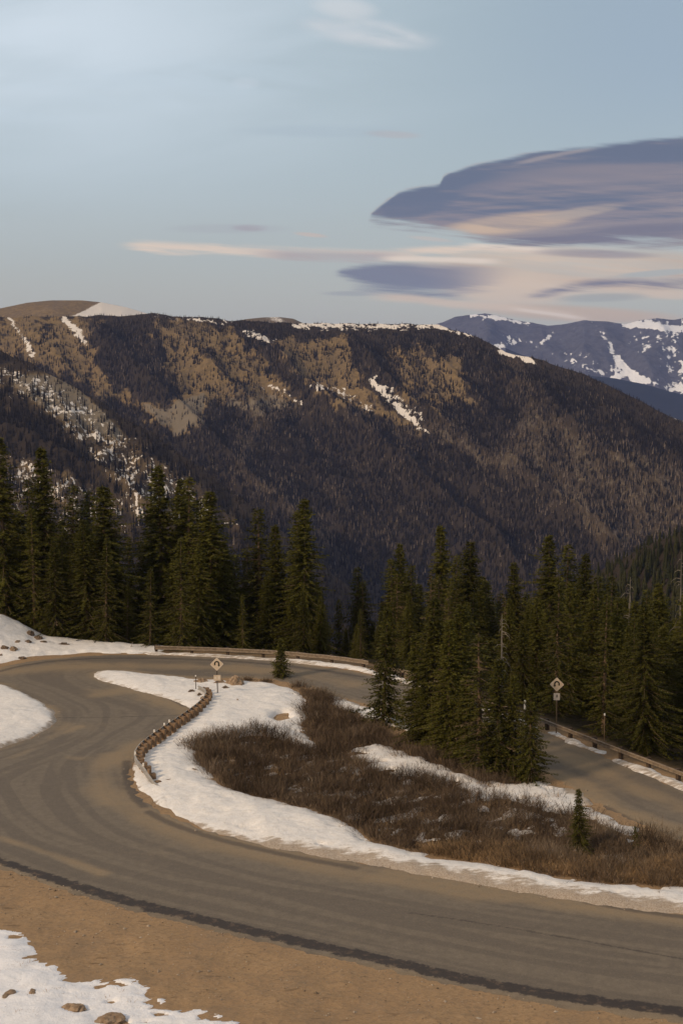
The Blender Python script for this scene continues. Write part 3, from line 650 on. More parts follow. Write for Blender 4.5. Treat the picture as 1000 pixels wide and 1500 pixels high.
SN3 = snag(3, 12); SN3[0].materials[0] = m_dim; SN3[1].materials[0] = m_dim; SNAG.append(SN3); SN4 = SNAG[1]; SN4[0].materials[0] = m_dim; SN4[1].materials[0] = m_dim
def place_tree(var, x, y, z, h, w, rz, label, group, name='spruce_tree'):
    t = empty(name, (x, y, z), rz); t.rotation_euler[0] = random.uniform(-.03, .03); t.rotation_euler[1] = random.uniform(-.03, .03)
    cr, tr, H = VAR[var]; s = h / H; t.scale = (s * w, s * w, s)
    link('trunk', tr, t); link('crown', cr, t)
    return tag(t, label, 'tree', group)
G1 = 'spruces behind the road on the left'; G2 = 'spruces at the middle of the far forest edge'; G3 = 'spruces in the clump on the island'; G4 = 'spruces behind the right-hand guardrail'
TREES = [ # u, v top, distance, variant, width, group, label
 (5, 638, 158, 'tall0', 1.15, G1, 'huge dark spruce cut by the left frame edge, tallest on the left'),
 (44, 698, 166, 'thin0', 1.2, G1, 'spruce tip showing between the tallest left-edge spruce and its pointed neighbour'),
 (69, 652, 160, 'tall1', 1.0, G1, 'tall pointed spruce second in height, behind the pale ragged spruce on the left'),
 (80, 808, 154.5, 'old0', .85, G1, 'short pale ragged spruce in front of the dark ones above the snow mound'),
 (101, 709, 168, 'thin1', 1.2, G1, 'narrow spruce just right of the tall pointed one on the left'),
 (121, 731, 170, 'thin2', 1.1, G1, 'low tip between two narrow spruces left of the broad full spruce'),
 (136, 717, 164, 'thin0', 1.3, G1, 'narrow spruce pressed against the left side of the broad full spruce'),
 (153, 709, 157, 'tall2', 1.25, G1, 'broad full spruce left of the narrow gap in the left forest'),
 (192, 785, 176, 'thin1', .9, G1, 'slim dark spruce low in the narrow gap of the left forest, left one'),
 (204, 792, 178, 'thin2', .9, G1, 'slim dark spruce low in the narrow gap of the left forest, right one'),
 (220, 740, 170, 'thin0', 1.2, G1, 'shorter spruce on the left shoulder of the tall twin-peaked group'),
 (238, 680, 160, 'tall3', 1.2, G1, 'tallest spruce right of the narrow gap, single sharp tip'),
 (262, 700, 164, 'tall4', 1.0, G1, 'spruce just right of the sharp tallest tip, slightly lower'),
 (274, 697, 161, 'thin1', 1.3, G1, 'second spruce right of the sharp tallest tip, ragged crown'),
 (297, 729, 166, 'thin2', 1.3, G1, 'lower spruce in the dip left of the last broad spruce'),
 (312, 717, 158, 'tall5', 1.3, G1, 'broad spruce at the right end of the twin-peaked group'),
 (343, 812, 168, 'thin0', 1.1, G1, 'short spruce in the dip left of the knobbly topped spruce'),
 (360, 806, 164, 'thin1', 1.2, G1, 'short spruce touching the left side of the knobbly topped spruce'),
 (382, 742, 159, 'thin2', 1.3, G1, 'spruce with knobbly club-like top left of the rounded one'),
 (406, 767, 158, 'tall1', 1.0, G1, 'rounded spruce between the knobbly one and the tall one with sandy trunk'),
 (432, 748, 163, 'thin1', 1.2, G1, 'narrow tip leaning on the left side of the tall spruce with bare lower trunk'),
 (446, 728, 156, 'tall2', .95, G1, 'tall spruce at the right end of the left forest, above the guardrail'),
 (498, 877, 172, 'thin0', 1.0, G2, 'low dull spruce in the valley gap right of the left forest'),
 (521, 829, 166, 'thin1', 1.2, G2, 'slim spruce in the valley gap, taller of the close pair'),
 (535, 851, 164, 'thin2', 1.2, G2, 'slim spruce in the valley gap, shorter of the close pair'),
 (551, 928, 150, 'thin0', .8, G2, 'small spruce top just behind the rail end left of the island clump'),
 (576, 817, 160, 'thin1', 1.3, G2, 'spruce on the left side of the middle forest peak, lower shoulder'),
 (587, 795, 163, 'tall0', .9, G2, 'pointed spruce at the left of the middle forest'),
 (604, 826, 158, 'thin2', 1.3, G2, 'blunt spruce right of the pointed one in the middle forest'),
 (629, 836, 138, 'old1', .9, G2, 'ragged olive spruce left of the tallest middle spruce'),
 (650, 768, 156, 'tall3', .95, G2, 'tallest spire-topped spruce of the middle forest'),
 (668, 812, 153, 'thin0', 1.2, G2, 'spruce between the spire-topped one and the wide cone in the middle forest'),
 (689, 792, 150, 'tall4', 1.15, G2, 'wide cone-shaped spruce right of the spire-topped one'),
 (716, 850, 156, 'thin1', 1.2, G2, 'lower dark spruce on the right side of the wide cone'),
 (752, 822, 152, 'tall5', .9, G2, 'pointed spruce standing alone in the dip behind the dead snag'),
 (775, 868, 160, 'thin2', 1.1, G4, 'low spruce in the dip left of the curved-arrow sign'),
 (808, 782, 146, 'tall0', 1.05, G4, 'tallest sharp spruce straight above the right-hand sign'),
 (832, 796, 150, 'thin1', 1.3, G4, 'knobbly narrow spruce right of the tallest one above the sign'),
 (854, 808, 146, 'tall1', .95, G4, 'pointed spruce between the knobbly one and the row of lower tips'),
 (878, 842, 140, 'thin2', 1.3, G4, 'spruce with a forked pale trunk right of the pointed one'),
 (893, 842, 144, 'thin0', 1.2, G4, 'close twin just right of the fork-trunked spruce'),
 (941, 862, 146, 'thin0', 1.1, G4, 'narrow spruce just right of the pale dead-topped tree'),
 (968, 852, 138, 'tall4', 1.0, G4, 'full spruce between the two pale dead-topped trees'),
 (976, 915, 118, 'old0', 1.0, G4, 'open-limbed spruce with visible trunk near the right frame edge'),
 (905, 900, 124, 'tall5', 1.1, G4, 'broad dark spruce behind the thin roadside marker pole'),
 (850, 905, 128, 'tall3', 1.05, G4, 'dark lower spruce right behind the curved-arrow sign'),
 (1010, 860, 128, 'tall2', 1.1, G4, 'spruce half cut by the right frame edge'),
]
for i, (u, v, D, var, w, grp, lab) in enumerate(TREES):
    x, y, zt = [float(k) for k in P(u, v, D)]; z = float(ground_z(x, y)[0]) - .2
    h = zt - z; w2 = w * 1.12 * (16 / max(h, 12)) ** .35
    place_tree(var, x, y, z, h, w2, random.random() * 6.28, lab, grp)
for u, v, ub, vb, var, w, lab in [
    (561, 886, 561, 1062, 'near0', .85, 'pointed dark spruce at the left end of the island clump'),
    (628, 872, 632, 1088, 'tall1', .9, 'tall spruce in the centre of the island clump'),
    (610, 925, 613, 1080, 'near1', .95, 'shorter dark spruce between the left end and centre of the island clump'),
    (655, 905, 658, 1108, 'tall3', .85, 'dark spruce right of the centre spruce in the island clump'),
    (706, 924, 702, 1128, 'old0', 1.1, 'sparse olive spruce with bare twigs in front of the dead snag'),
    (726, 960, 730, 1135, 'near2', .95, 'spruce below the dead snag in the island clump'),
    (747, 985, 752, 1138, 'near0', .85, 'bushy spruce left of the thin front spruce of the island clump'),
    (775, 998, 778, 1147, 'near1', .85, 'slim green spruce at the right front of the island clump beside the road'),
    (683, 985, 680, 1118, 'near2', .9, 'low dense spruce in the shade at the foot of the island clump'),
    (640, 1000, 640, 1098, 'near0', .9, 'small shaded spruce low in the middle of the island clump'),
    (672, 880, 668, 1092, 'tall4', .95, 'spruce standing behind the snag side of the island clump'),
    (622, 985, 624, 1086, 'near0', .9, 'low bushy spruce left of the centre spruce in the island clump')]:
    x, y, z = hit(ub, vb); zt = float(P(u, v, y)[2]); h = zt - z
    x2 = float(P(u, v, y)[0])
    place_tree(var, x * .5 + x2 * .5, y, z - .1, h, w * (1.3 if var[:4] == 'near' else 1.35 * (16 / h) ** .3), random.random() * 6.28, lab, G3)
for u, v, ub, vb, var, w, lab in [
    (411, 936, 412, 992, 'young0', 1.35, 'small young spruce standing alone at the road edge behind the boulders'),
    (846, 1154, 849, 1252, 'near2', 1.15, 'young spruce alone among brown willow shrubs beside the lower road'),
    (929, 1209, 930, 1250, 'young1', .9, 'thin scraggly sapling among shrubs near the right frame edge')]:
    x, y, z = hit(ub, vb); h = float(P(u, v, y)[2]) - z
    place_tree(var, x, y, z - .05, h, w, .7, lab, 'lone young spruces on the island', 'young_spruce')
for (u, v, D, k, lab) in [(735, 900, 112, 0, 'pale dead snag with drooping bare branches rising from the island clump'), (922, 845, 140, 1, 'grey dead tree with a bare top behind the thin marker pole'), (998, 808, 132, 2, 'bleached dead tree at the right frame edge')]:
    x, y, zt = [float(q) for q in P(u, v, D)]; z = float(ground_z(x, y)[0]); t = empty('dead_tree', (x, y, z), random.random() * 6); tr, br, H = SNAG[k]
    s = (zt - z) / H; w = .8 if D > 120 else .9; t.scale = (s * w, s * w, s); link('trunk', tr, t); link('branches', br, t); tag(t, lab, 'tree', 'dead trees')
# the forest behind them
env_u = [-200, 0, 160, 180, 210, 225, 330, 345, 375, 470, 480, 510, 520, 560, 575, 720, 740, 770, 800, 870, 900, 1100]
env_v = [730, 735, 760, 855, 855, 770, 780, 850, 800, 830, 915, 915, 870, 870, 830, 840, 870, 880, 830, 860, 870, 880]
r = np.random.default_rng(99); cnt = 0; used = []
FILLV = ['tall0', 'tall1', 'tall2', 'tall3', 'tall4', 'tall5', 'thin0', 'thin1', 'thin2', 'old1']
tries = 0
while cnt < 200 and tries < 20000:
    tries += 1
    u = r.uniform(-130, 1110); D = r.uniform(100, 200)
    x = (u - 500) / F * D; y = D
    rr = -float(sdf(np.array([x]), np.array([y]), PLAT)[0])
    if rr < 2.2 or rr > 42: continue
    if any((x - a) ** 2 + (y - b_) ** 2 < 2.7 ** 2 for a, b_ in used): continue
    z = float(ground_z(x, y)[0]) - .2
    e = float(np.interp(u, env_u, env_v)) + r.uniform(0, 45) ; zt = float(P(u, e, D)[2]); h = zt - z
    if h < 3.5: continue
    h = min(h, 17 + 5 * r.random())
    used.append((x, y)); cnt += 1
    lab = 'dark spruce deep in the forest behind the left bend' if u < 480 else ('dark spruce in the shaded forest behind the middle of the road' if u < 740 else 'dark spruce in the shaded forest behind the right-hand guardrail')
    grp = 'forest spruces behind the left bend' if u < 480 else ('forest spruces behind the middle' if u < 740 else 'forest spruces behind the right-hand guardrail')
    place_tree(FILLV[int(r.integers(len(FILLV)))], x, y, z, h, 1.15, r.random() * 6.28, lab, grp)

# ------------------------------------------------------------------ shrubs, grass
m_twig, nt, b = material('willow_twigs', .9, .1)
tn = attr(nt, 'tone'); c = mix(nt, tn.step(0, .6, False), (.05, .034, .022), (.155, .11, .074)); c = mix(nt, tn.step(.85, 1.0, False), c, (.30, .235, .17)); setc(nt, b, c)
m_grass, nt, b = material('dry_grass', .9, .1); tn = attr(nt, 'tone'); setc(nt, b, mix(nt, tn, (.22, .14, .068), (.46, .31, .175)))
def blades(px, py, pz, n, hmin, hmax, lean, width, r, tone0, spread, fork=3, toneamp=.4, wind=(0, 0)):
    N = len(px); X0 = np.repeat(px, n) + r.normal(0, 1, N * n) * spread * np.repeat(r.uniform(.6, 1.2, N), n); Y0 = np.repeat(py, n) + r.normal(0, 1, N * n) * spread
    Z0 = np.repeat(pz, n) - .05
    ch = np.repeat(r.uniform(hmin, hmax, N), n); h = ch * r.uniform(.55, 1.05, N * n)
    ax = (X0 - np.repeat(px, n)) / spread; ay = (Y0 - np.repeat(py, n)) / spread
    lx = ax * lean + r.normal(0, .12, N * n) + wind[0]; ly = ay * lean + r.normal(0, .12, N * n) + wind[1]
    base = np.stack([X0, Y0, Z0], 1); tip = base + np.stack([lx * h, ly * h, h * np.sqrt(np.clip(1 - .5 * (lx ** 2 + ly ** 2), .2, 1))], 1)
    th = r.uniform(0, 6.28, N * n); wv = np.stack([np.cos(th), np.sin(th), th * 0], 1) * width
    tone = np.clip(np.repeat(tone0, n) + r.normal(0, toneamp * .4, N * n), 0, 1)
    A, B, Cc, TT = [base - wv], [base + wv], [tip], [tone]
    for k in range(fork):
        t = r.uniform(.3, .85, N * n)[:, None]; p0 = base + (tip - base) * t
        dv = r.normal(0, .28, (N * n, 3)); dv[:, 2] = np.abs(dv[:, 2]) * .5 + .35
        p1 = p0 + dv * (h * (1.05 - t[:, 0]))[:, None]
        A.append(p0 - wv * .6); B.append(p0 + wv * .6); Cc.append(p1); TT.append(np.clip(tone + r.normal(.05, .12, N * n), 0, 1))
    return np.concatenate(A), np.concatenate(B), np.concatenate(Cc), np.concatenate(TT)
def scatter(poly, n, r, pad=0.0):
    lo, hi = poly.min(0), poly.max(0); x = r.uniform(lo[0], hi[0], n * 12); y = r.uniform(lo[1], hi[1], n * 12)
    k = sdf(x, y, poly) > pad; return x[k][:n], y[k][:n]
r = np.random.default_rng(55)
bx, by = scatter(BUSH[0], 4300, r, -.35)
su, sv = proj(bx, by, bx * 0)
msk = np.ones(len(bx), bool)
for k in ('band',): msk &= ~((sdf(bx, by, SN[k]) > .15) & (r.random(len(bx)) > .05))
msk &= (pdist(bx, by, ROAD, True) > .9) & ~inside(bx, by, ROAD)
msk &= ~((fbm(bx / 3.2, by / 2.0, 2, 140) > .50))
bx, by = bx[msk], by[msk]; su, sv = su[msk], sv[msk]
bz = ground_z(bx, by)
clump = fbm(bx / 2.1, by / 2.1, 3, 143)
keep = (clump > -.42) | (r.random(len(bx)) < .35)
bx, by, bz, su, sv, clump = bx[keep], by[keep], bz[keep], su[keep], sv[keep], clump[keep]
tone0 = np.clip(.30 + .42 * fbm(bx / 4, by / 4, 3, 141) + .25 * (su > 800) * (sv > 1215) + .25 * sstep(340, 300, su) + .12 * r.normal(0, 1, len(bx)), 0, .9)
gscale = np.where((su < 330), 1.0, 1.0)
h_ = 1.0
hs = np.clip(1.08 + .85 * clump, .5, 1.6)
T1 = [np.concatenate(q) for q in zip(*[blades(bx[k], by[k], bz[k], 17, lo, hi, .5, .016, r, tone0[k], .30, 4) for k, lo, hi in ((hs < .85, .4, .8), ((hs >= .85) & (hs < 1.15), .6, 1.15), (hs >= 1.15, .95, 1.6))])]
me = tri_mesh(*T1, 'willow_thicket', m_twig)
tag(link('willow_thicket', me), 'brown leafless willow thicket covering the middle of the snowy island', 'shrubs', kind='stuff')
# pieces of the thicket that stand apart as single shrubs
SH = [(292, 1098, .8, 'pale leafless shrub at the left tip of the thicket, in snow'), (312, 1094, .8, 'second pale leafless shrub from the left tip of the thicket'), (335, 1090, .9, 'greyish upright shrub at the upper left edge of the thicket'),
      (322, 1130, .7, 'straw-coloured low shrub at the lower left corner of the thicket'), (362, 997, .6, 'low brown brush left of the lone young spruce at the road edge'), (390, 999, .6, 'brown brush touching the foot of the lone young spruce'),
      (436, 1006, 1.0, 'dark round shrub right of the lone young spruce'), (478, 1030, 1.6, 'big round brown shrub beside the far road'), (462, 1052, 1.0, 'pale twiggy shrub at the right edge of the snow field'),
      (505, 1062, 1.6, 'large fuzzy brown shrub left of the island spruces'), (540, 1082, 1.3, 'brown shrub in front of the pointed left island spruce'), (702, 1146, 1.1, 'reddish brown shrub under the island spruces'),
      (735, 1150, 1.0, 'low brown shrub below the bushy spruce at the clump foot'), (876, 1238, 1.0, 'grey shrub immediately right of the lone young spruce by the lower road'), (610, 1106, 1.2, 'brown shrub on the snow edge below the island clump')]
for (u, v, h, lab) in SH:
    x, y, z = hit(u, v); n = 14
    cx = r.normal(0, .32 * h, n); cy = r.normal(0, .32 * h, n); pale = 'pale' in lab or 'straw' in lab or 'grey' in lab
    Tn = blades(cx, cy, cx * 0, 14, .6 * h, 1.05 * h, .5, .016, r, np.full(n, .78 if pale else .35), .22, 3)
    tag(link('willow_shrub', tri_mesh(*Tn, 'willow_shrub', m_twig), loc=(x, y, z)), lab, 'shrub', 'leafless willow shrubs on the island')
gx_, gy_ = scatter(GRASSP, 1300, r); gxx, gyy = scatter(BUSH[0], 500, r)
gx2 = np.concatenate([gx_, gxx[:260]]); gy2 = np.concatenate([gy_, gyy[:260]])
Tg = blades(gx2, gy2, ground_z(gx2, gy2), 26, .35, .9, .5, .014, r, r.uniform(.2, .9, len(gx2)), .16, 1, wind=(-.45, .1))
tag(link('dry_grass', tri_mesh(*Tg, 'dry_grass', m_grass)), 'tan wind-bent dry grass along the lower edge of the thicket', 'grass', kind='stuff')
# sparse stalks through snow and dirt
pts = []
for k, n in (('front', 60), ('mound', 70), ('band', 160), ('island', 110), ('left', 8)):
    a, b_ = scatter(SN[k], n, r, .2); pts.append(np.stack([a, b_], 1))
pts = np.concatenate(pts); kk = (pts[:, 1] > 58) & ((sdf(pts[:, 0], pts[:, 1], ROAD)) < -1.0); pts = pts[kk]
Tg = blades(pts[:, 0], pts[:, 1], ground_z(pts[:, 0], pts[:, 1]) + .1, 6, .12, .35, .7, .012, r, r.uniform(0, .7, len(pts)), .10, 1)
tag(link('grass_stalks', tri_mesh(*Tg, 'grass_stalks', m_grass)), 'scattered brown grass stalks poking through the snow', 'grass', kind='stuff')

# ------------------------------------------------------------------ rocks
m_rock = simple_mat('brown_rock', (.20, .135, .085), (.34, .245, .165), 3.5, bmp=.7, bd=.08)
m_rockd = simple_mat('dark_rock', (.085, .06, .042), (.18, .125, .085), 3.5, bmp=.7, bd=.08)
import bmesh
def rock(u, v, w, d, h, seed, mat, lab, grp, peak=1.0, sink=.2, name='boulder'):
    x, y, z = hit(u, v); bm = bmesh.new(); bmesh.ops.create_icosphere(bm, subdivisions=4, radius=1)
    for vt in bm.verts:
        c = vt.co.copy(); n_ = .34 * float(noise(c.x * 1.3 + seed, c.y * 1.3 + c.z * 1.7, seed)) + .16 * float(noise(c.x * 3 + seed, c.y * 3 + c.z * 3.3, seed + 5)) + .06 * float(noise(c.x * 8, c.y * 8 + c.z * 9, seed + 9))
        c *= 1 + n_; k = 1 - (peak - 1) * max(c.z, 0) * .55
        c.x = round(c.x * 3.2) / 3.2 * .35 + c.x * .65; c.z = round(c.z * 3) / 3 * .3 + c.z * .7
        vt.co = (c.x * w / 2 * k, c.y * d / 2 * k, c.z * h * .62 + h * .25)
    me = bpy.data.meshes.new(name); bm.to_mesh(me); bm.free(); me.materials.append(mat)
    o = link(name, me, loc=(x, y, z + .02), rz=seed * .7); tag(o, lab, 'rock', grp)
GB = 'boulders by the first sign'
for a in [(344, 1006, 2.2, 1.6, 1.15, 3, m_rock, 'large pyramid-shaped tan boulder right of the near sign', GB, 1.9), (331, 1014, .95, .8, .6, 4, m_rockd, 'small dark boulder in front of the pyramid-shaped one', GB, 1.2), (322.5, 1016, .4, .4, .3, 24, m_rockd, 'tiny dark stone left of the small dark boulder', GB, 1.2),
          (294, 1003, 1.5, 1.0, .65, 5, m_rock, 'low tan rock behind the white-tipped marker', GB, 1.3), (320, 1005, 1.5, .9, .6, 6, m_rock, 'low tan rock directly behind the near sign post', GB, 1.3),
          (348, 1032, .55, .4, .5, 7, m_rock, 'small upright stone alone in the snow field', GB, 1.6), (240, 996, .9, .6, .25, 8, m_rock, 'flat stone on the narrow snow tip of the island', GB, 1.0)]: rock(*a)
GM = 'rocks on the left snow mound'
for a in [(45, 931, 1.0, .8, .6, 11, m_rockd, 'upper of the two round dark rocks on the mound crest', GM), (56, 938, 1.3, .9, .6, 12, m_rockd, 'larger dark rock just below the crest rock on the mound', GM), (64, 943, .9, .6, .35, 13, m_rockd, 'flat dark rock trailing right of the larger mound rock', GM),
          (41, 943, .9, .6, .4, 14, m_rockd, 'dark rock in the middle of the mound', GM), (26, 942, .9, .5, .3, 15, m_rock, 'thin sloping rock left of the middle of the mound', GM), (20, 954, 1.2, .8, .5, 16, m_rock, 'tan rock at the mound foot near the road', GM), (6, 951, 1.1, .8, .4, 17, m_rockd, 'dark rock at the mound foot by the left frame edge', GM),
          (93, 947, 1.2, .8, .45, 18, m_rockd, 'dark rock on the right tail of the mound', GM), (72, 943, .4, .4, .25, 19, m_rockd, 'tiny stone between the trailing rock and the mound tail', GM), (2, 962, .7, .5, .3, 20, m_rock, 'small stone at the road edge at the left frame edge', GM), (33, 965, .8, .5, .25, 27, m_rockd, 'low dark stone beside the asphalt below the mound', GM)]: rock(*a)
GF = 'rocks in the front snow patch'
for a in [(110, 1480, 1.0, .7, .28, 31, m_rock, 'oval tan rock in the front snow patch', GF), (163, 1497, 1.2, .9, .32, 32, m_rock, 'tan rock cut by the bottom frame edge', GF), (14, 1458, .8, .4, .2, 33, m_rock, 'tan rock at the left frame edge in the front snow patch', GF), (48, 1455, .6, .3, .14, 34, m_rock, 'flat sliver of rock left of the oval one in the front snow', GF)]: rock(*a)
GR = 'stones heaped at the far end of the near guardrail'
for i, (u, v, w, h, lab) in enumerate([(281, 1019, .75, .6, 'round dark stone at the tip of the guardrail stone heap'), (292, 1023, .7, .5, 'dark stone second from the tip of the guardrail stone heap'), (297, 1028, .6, .55, 'stone in the middle of the guardrail stone heap'), (302, 1024, .5, .4, 'stone at the back of the guardrail stone heap')]): rock(u, v, w, w * .8, h, 41 + i, m_rockd if i != 2 else m_rock, lab, GR)
# loose stones on the shoulders
def stones():
    rr = np.random.default_rng(77); n = 5200
    x = rr.uniform(-22, 20, n); y = rr.uniform(57.5, 82, n); sr = sdf(x, y, ROAD)
    k = (sr < .25) & (sr > -7) & (y < 88) & (rr.random(n) < np.where(sr > -1.0, 1, .45)); x, y = x[k], y[k]
    x2 = rr.uniform(-30, 22, 4000); y2 = rr.uniform(74, 122, 4000); s2_ = sdf(x2, y2, ROAD); k = (s2_ < .5) & (s2_ > -.9); x = np.concatenate([x, x2[k]]); y = np.concatenate([y, y2[k]])
    n = len(x); z = ground_z(x, y) + .01 + .03 * (y > 74); sz = rr.uniform(.02, .055, n) * (1 + 1.6 * (rr.random(n) < .06))
    o6 = np.array([(1, 0, 0), (0, 1, 0), (-1, 0, 0), (0, -1, 0), (0, 0, .7), (0, 0, -.5)], float)
    V = o6[None] * rr.uniform(.6, 1.35, (n, 6, 1)) + rr.normal(0, .12, (n, 6, 3)); V = V * sz[:, None, None]; V += np.stack([x, y, z], 1)[:, None]
    F8 = np.array([(0, 1, 4), (1, 2, 4), (2, 3, 4), (3, 0, 4), (1, 0, 5), (2, 1, 5), (3, 2, 5), (0, 3, 5)])
    Fc = (F8[None] + 6 * np.arange(n)[:, None, None]).reshape(-1, 3)
    return mesh_np('gravel', V.reshape(-1, 3), Fc, m_gravel, {'tone': np.repeat(rr.random(n), 6)})
m_gravel, nt, b = material('loose_gravel', .9, .15); setc(nt, b, mix(nt, attr(nt, 'tone'), (.13, .095, .065), (.42, .34, .26)))
tag(link('gravel', stones()), 'loose stones along the dirt shoulders and snow bank edges', 'gravel', kind='stuff')
# broken stalks / sticks lying in the snow
for (u, v, L, rz, lab) in [(284, 1132, .9, -.7, 'short brown stick lying in the snow below the guardrail'), (245, 1148, .7, -.3, 'dark twig just right of the guardrail foot'), (366, 1060, .7, -.2, 'left one of two twigs above the thicket'), (390, 1064, 1.3, -.35, 'long thin twig above the thicket')]:
    x, y, z = hit(u, v); m = MB(); a = Vector((math.cos(rz), math.sin(rz) * 1.5, .05)) * L * .5
    m.tube([-a, a * .2 + Vector((0, 0, .06)), a + Vector((0, .1, .02))], [.03, .045, .012], 6); m.tube([a * .1, a * .5 + Vector((.1, .3, .12))], [.02, .006], 4)
    tag(m.build('stick', m_rockd, loc=(x, y, z + .24)), lab, 'stick', 'sticks on the snow')

# ------------------------------------------------------------------ guardrails
m_wood = simple_mat('weathered_post_wood', (.17, .105, .06), (.27, .175, .105), 5, stretch=(1, 1, .3), bmp=.5)
m_wooddk = simple_mat('dark_post_wood', (.045, .03, .02), (.09, .06, .04), 5)
m_rail = simple_mat('rusted_rail_steel', (.155, .115, .08), (.24, .18, .125), 4, rough=.6, spec=.4, bmp=.15)
m_galv = simple_mat('galvanised_steel', (.24, .22, .20), (.34, .32, .295), 4, rough=.55, spec=.4, bmp=.1)
m_white = simple_mat('white_reflector_paint', (.72, .68, .62), (.8, .77, .72), 9, bmp=.05)
WPROF = [(.0, -.16), (.045, -.125), (.045, -.065), (.0, -.02), (.0, .02), (.045, .065), (.045, .125), (.0, .16), (-.012, .16), (.033, .12), (.033, .07), (-.012, .025), (-.012, -.025), (.033, -.07), (.033, -.12), (-.012, -.16)]
def resample(line, step):
    seg = np.sqrt((np.diff(line, axis=0) ** 2).sum(1)); s = np.concatenate([[0], np.cumsum(seg)]); t = np.arange(0, s[-1] + .001, step)
    return np.stack([np.interp(t, s, line[:, 0]), np.interp(t, s, line[:, 1])], 1)
def wbeam(m, P3, side, scale=1.0):
    n = len(WPROF); vs = []; fs = []
    for i, p in enumerate(P3):
        a = Vector(P3[max(i - 1, 0)]); b_ = Vector(P3[min(i + 1, len(P3) - 1)]); d = (b_ - a); d.z = 0; d.normalize(); nr = Vector((-d.y, d.x, 0)) * side
        for (o, zz) in WPROF: vs.append(Vector(p) + nr * o * 1.6 * scale + Vector((0, 0, zz * scale)))
    for i in range(len(P3) - 1):
        for k in range(n): fs.append((i * n + k, i * n + (k + 1) % n, (i + 1) * n + (k + 1) % n, (i + 1) * n + k))
    m.add(vs, fs)
def guardrail(name, line, step, side, lab, hpost, postmat, beammat, hbeam, endslope=0, width=.2, per=2, refl=None, scale=1.0, hc=None):
    fine = resample(line, step / 4); z = ground_z(fine[:, 0], fine[:, 1])
    root = empty(name, (float(fine[0, 0]), float(fine[0, 1]), float(z[0]))); off = Vector(root.location)
    tag(root, lab, 'guardrail', 'guardrails along the road')
    ph = resample(line, step); pz = ground_z(ph[:, 0], ph[:, 1])
    for i in range(len(ph)):
        d = ph[min(i + 1, len(ph) - 1)] - ph[max(i - 1, 0)]; rz = math.atan2(d[1], d[0]); hh = hpost * (1 - (endslope and i < endslope) * (endslope - i) / (endslope + .5))
        nr = Vector((-math.sin(rz), math.cos(rz), 0)) * side
        m = MB(); c0 = Vector((ph[i, 0], ph[i, 1], pz[i])) - off - nr * (width * .5 + .16)
        m.box((c0.x, c0.y, c0.z + hh / 2 - .25), (width, width, hh + .5), rz + random.uniform(-.05, .05), .02, random.uniform(-.02, .02))
        po = m.build('post', postmat, root)
        if hh > .5:
            m = MB(); c1 = c0 + nr * (width * .5 + .07); m.box((c1.x, c1.y, c1.z + hbeam), (width * .9, .15, .36 * scale), rz, .01); m.build('spacer_block', postmat, po)
    nseg = max(1, (len(fine) - 1) // (4 * per))
    for q in range(nseg):
        a, b_ = q * 4 * per, min((q + 1) * 4 * per, len(fine) - 1)
        if q == nseg - 1: b_ = len(fine) - 1
        P3 = []
        for i in range(a, b_ + 1):
            k = i / 4; hh = hbeam * (1 if not endslope or k >= endslope else max(.12, k / endslope)); P3.append(tuple(Vector((fine[i, 0], fine[i, 1], z[i] + hh)) - off))
        m = MB(); wbeam(m, P3, side, scale); m.build('rail_beam', beammat, root)
    for i in (refl or []):
        if i < len(ph):
            m = MB(); m.box((ph[i, 0] - off.x, ph[i, 1] - off.y, pz[i] - off.z + hbeam + .16 * scale + .10), (.14, .07, .22), 0, .01); m.build('reflector', m_white, root)
    return root
guardrail('guardrail', RAILN, 1.12, 1, 'curved steel guardrail with closely set wooden posts, near end sloping into the snow', .86, m_wood, m_galv, .70, endslope=3, width=.38, per=3, refl=[3, 6, 12, 14, 15], scale=1.25)
LR = resample(RAILF, .2)
nsplit = int(np.argmin(np.abs(LR[:, 0] - 3.0)))
guardrail('guardrail', LR[:nsplit], 3.8, -1, 'long brown guardrail at the forest edge behind the far bend', .92, m_wooddk, m_rail, .68, width=.26, per=1, scale=1.3)
guardrail('guardrail', LR[nsplit + 4:], 3.3, -1, 'guardrail above a snow strip descending along the right-hand road', .92, m_wooddk, m_rail, .74, width=.28, per=1, scale=1.0)

# ------------------------------------------------------------------ signs and markers
m_sign = simple_mat('faded_sign_face', (.62, .50, .37), (.56, .43, .30), 4, rough=.5, bmp=.02)
m_signb = simple_mat('pale_sign_border', (.70, .60, .50), (.64, .54, .44), 4, rough=.5, bmp=.02)
m_black = simple_mat('black_sign_ink', (.02, .018, .012), (.03, .026, .018), 8, rough=.5, bmp=.02)
m_postm = simple_mat('sign_post_steel', (.05, .04, .035), (.085, .065, .05), 6, rough=.6, bmp=.1)
m_postw = simple_mat('sign_post_wood', (.16, .105, .065), (.22, .15, .095), 6, stretch=(1, 1, .3))
def rdiamond(s, r=.07, n=5):
    cs = []
    for k in range(4):
        a0 = k * math.pi / 2; cx, cz = math.cos(a0) * (s - r * 1.414), math.sin(a0) * (s - r * 1.414)
        for q in range(n): t = a0 - math.pi / 4 + (math.pi / 2) * q / (n - 1); cs.append((cx + math.cos(t) * r, cz + math.sin(t) * r))
    return cs
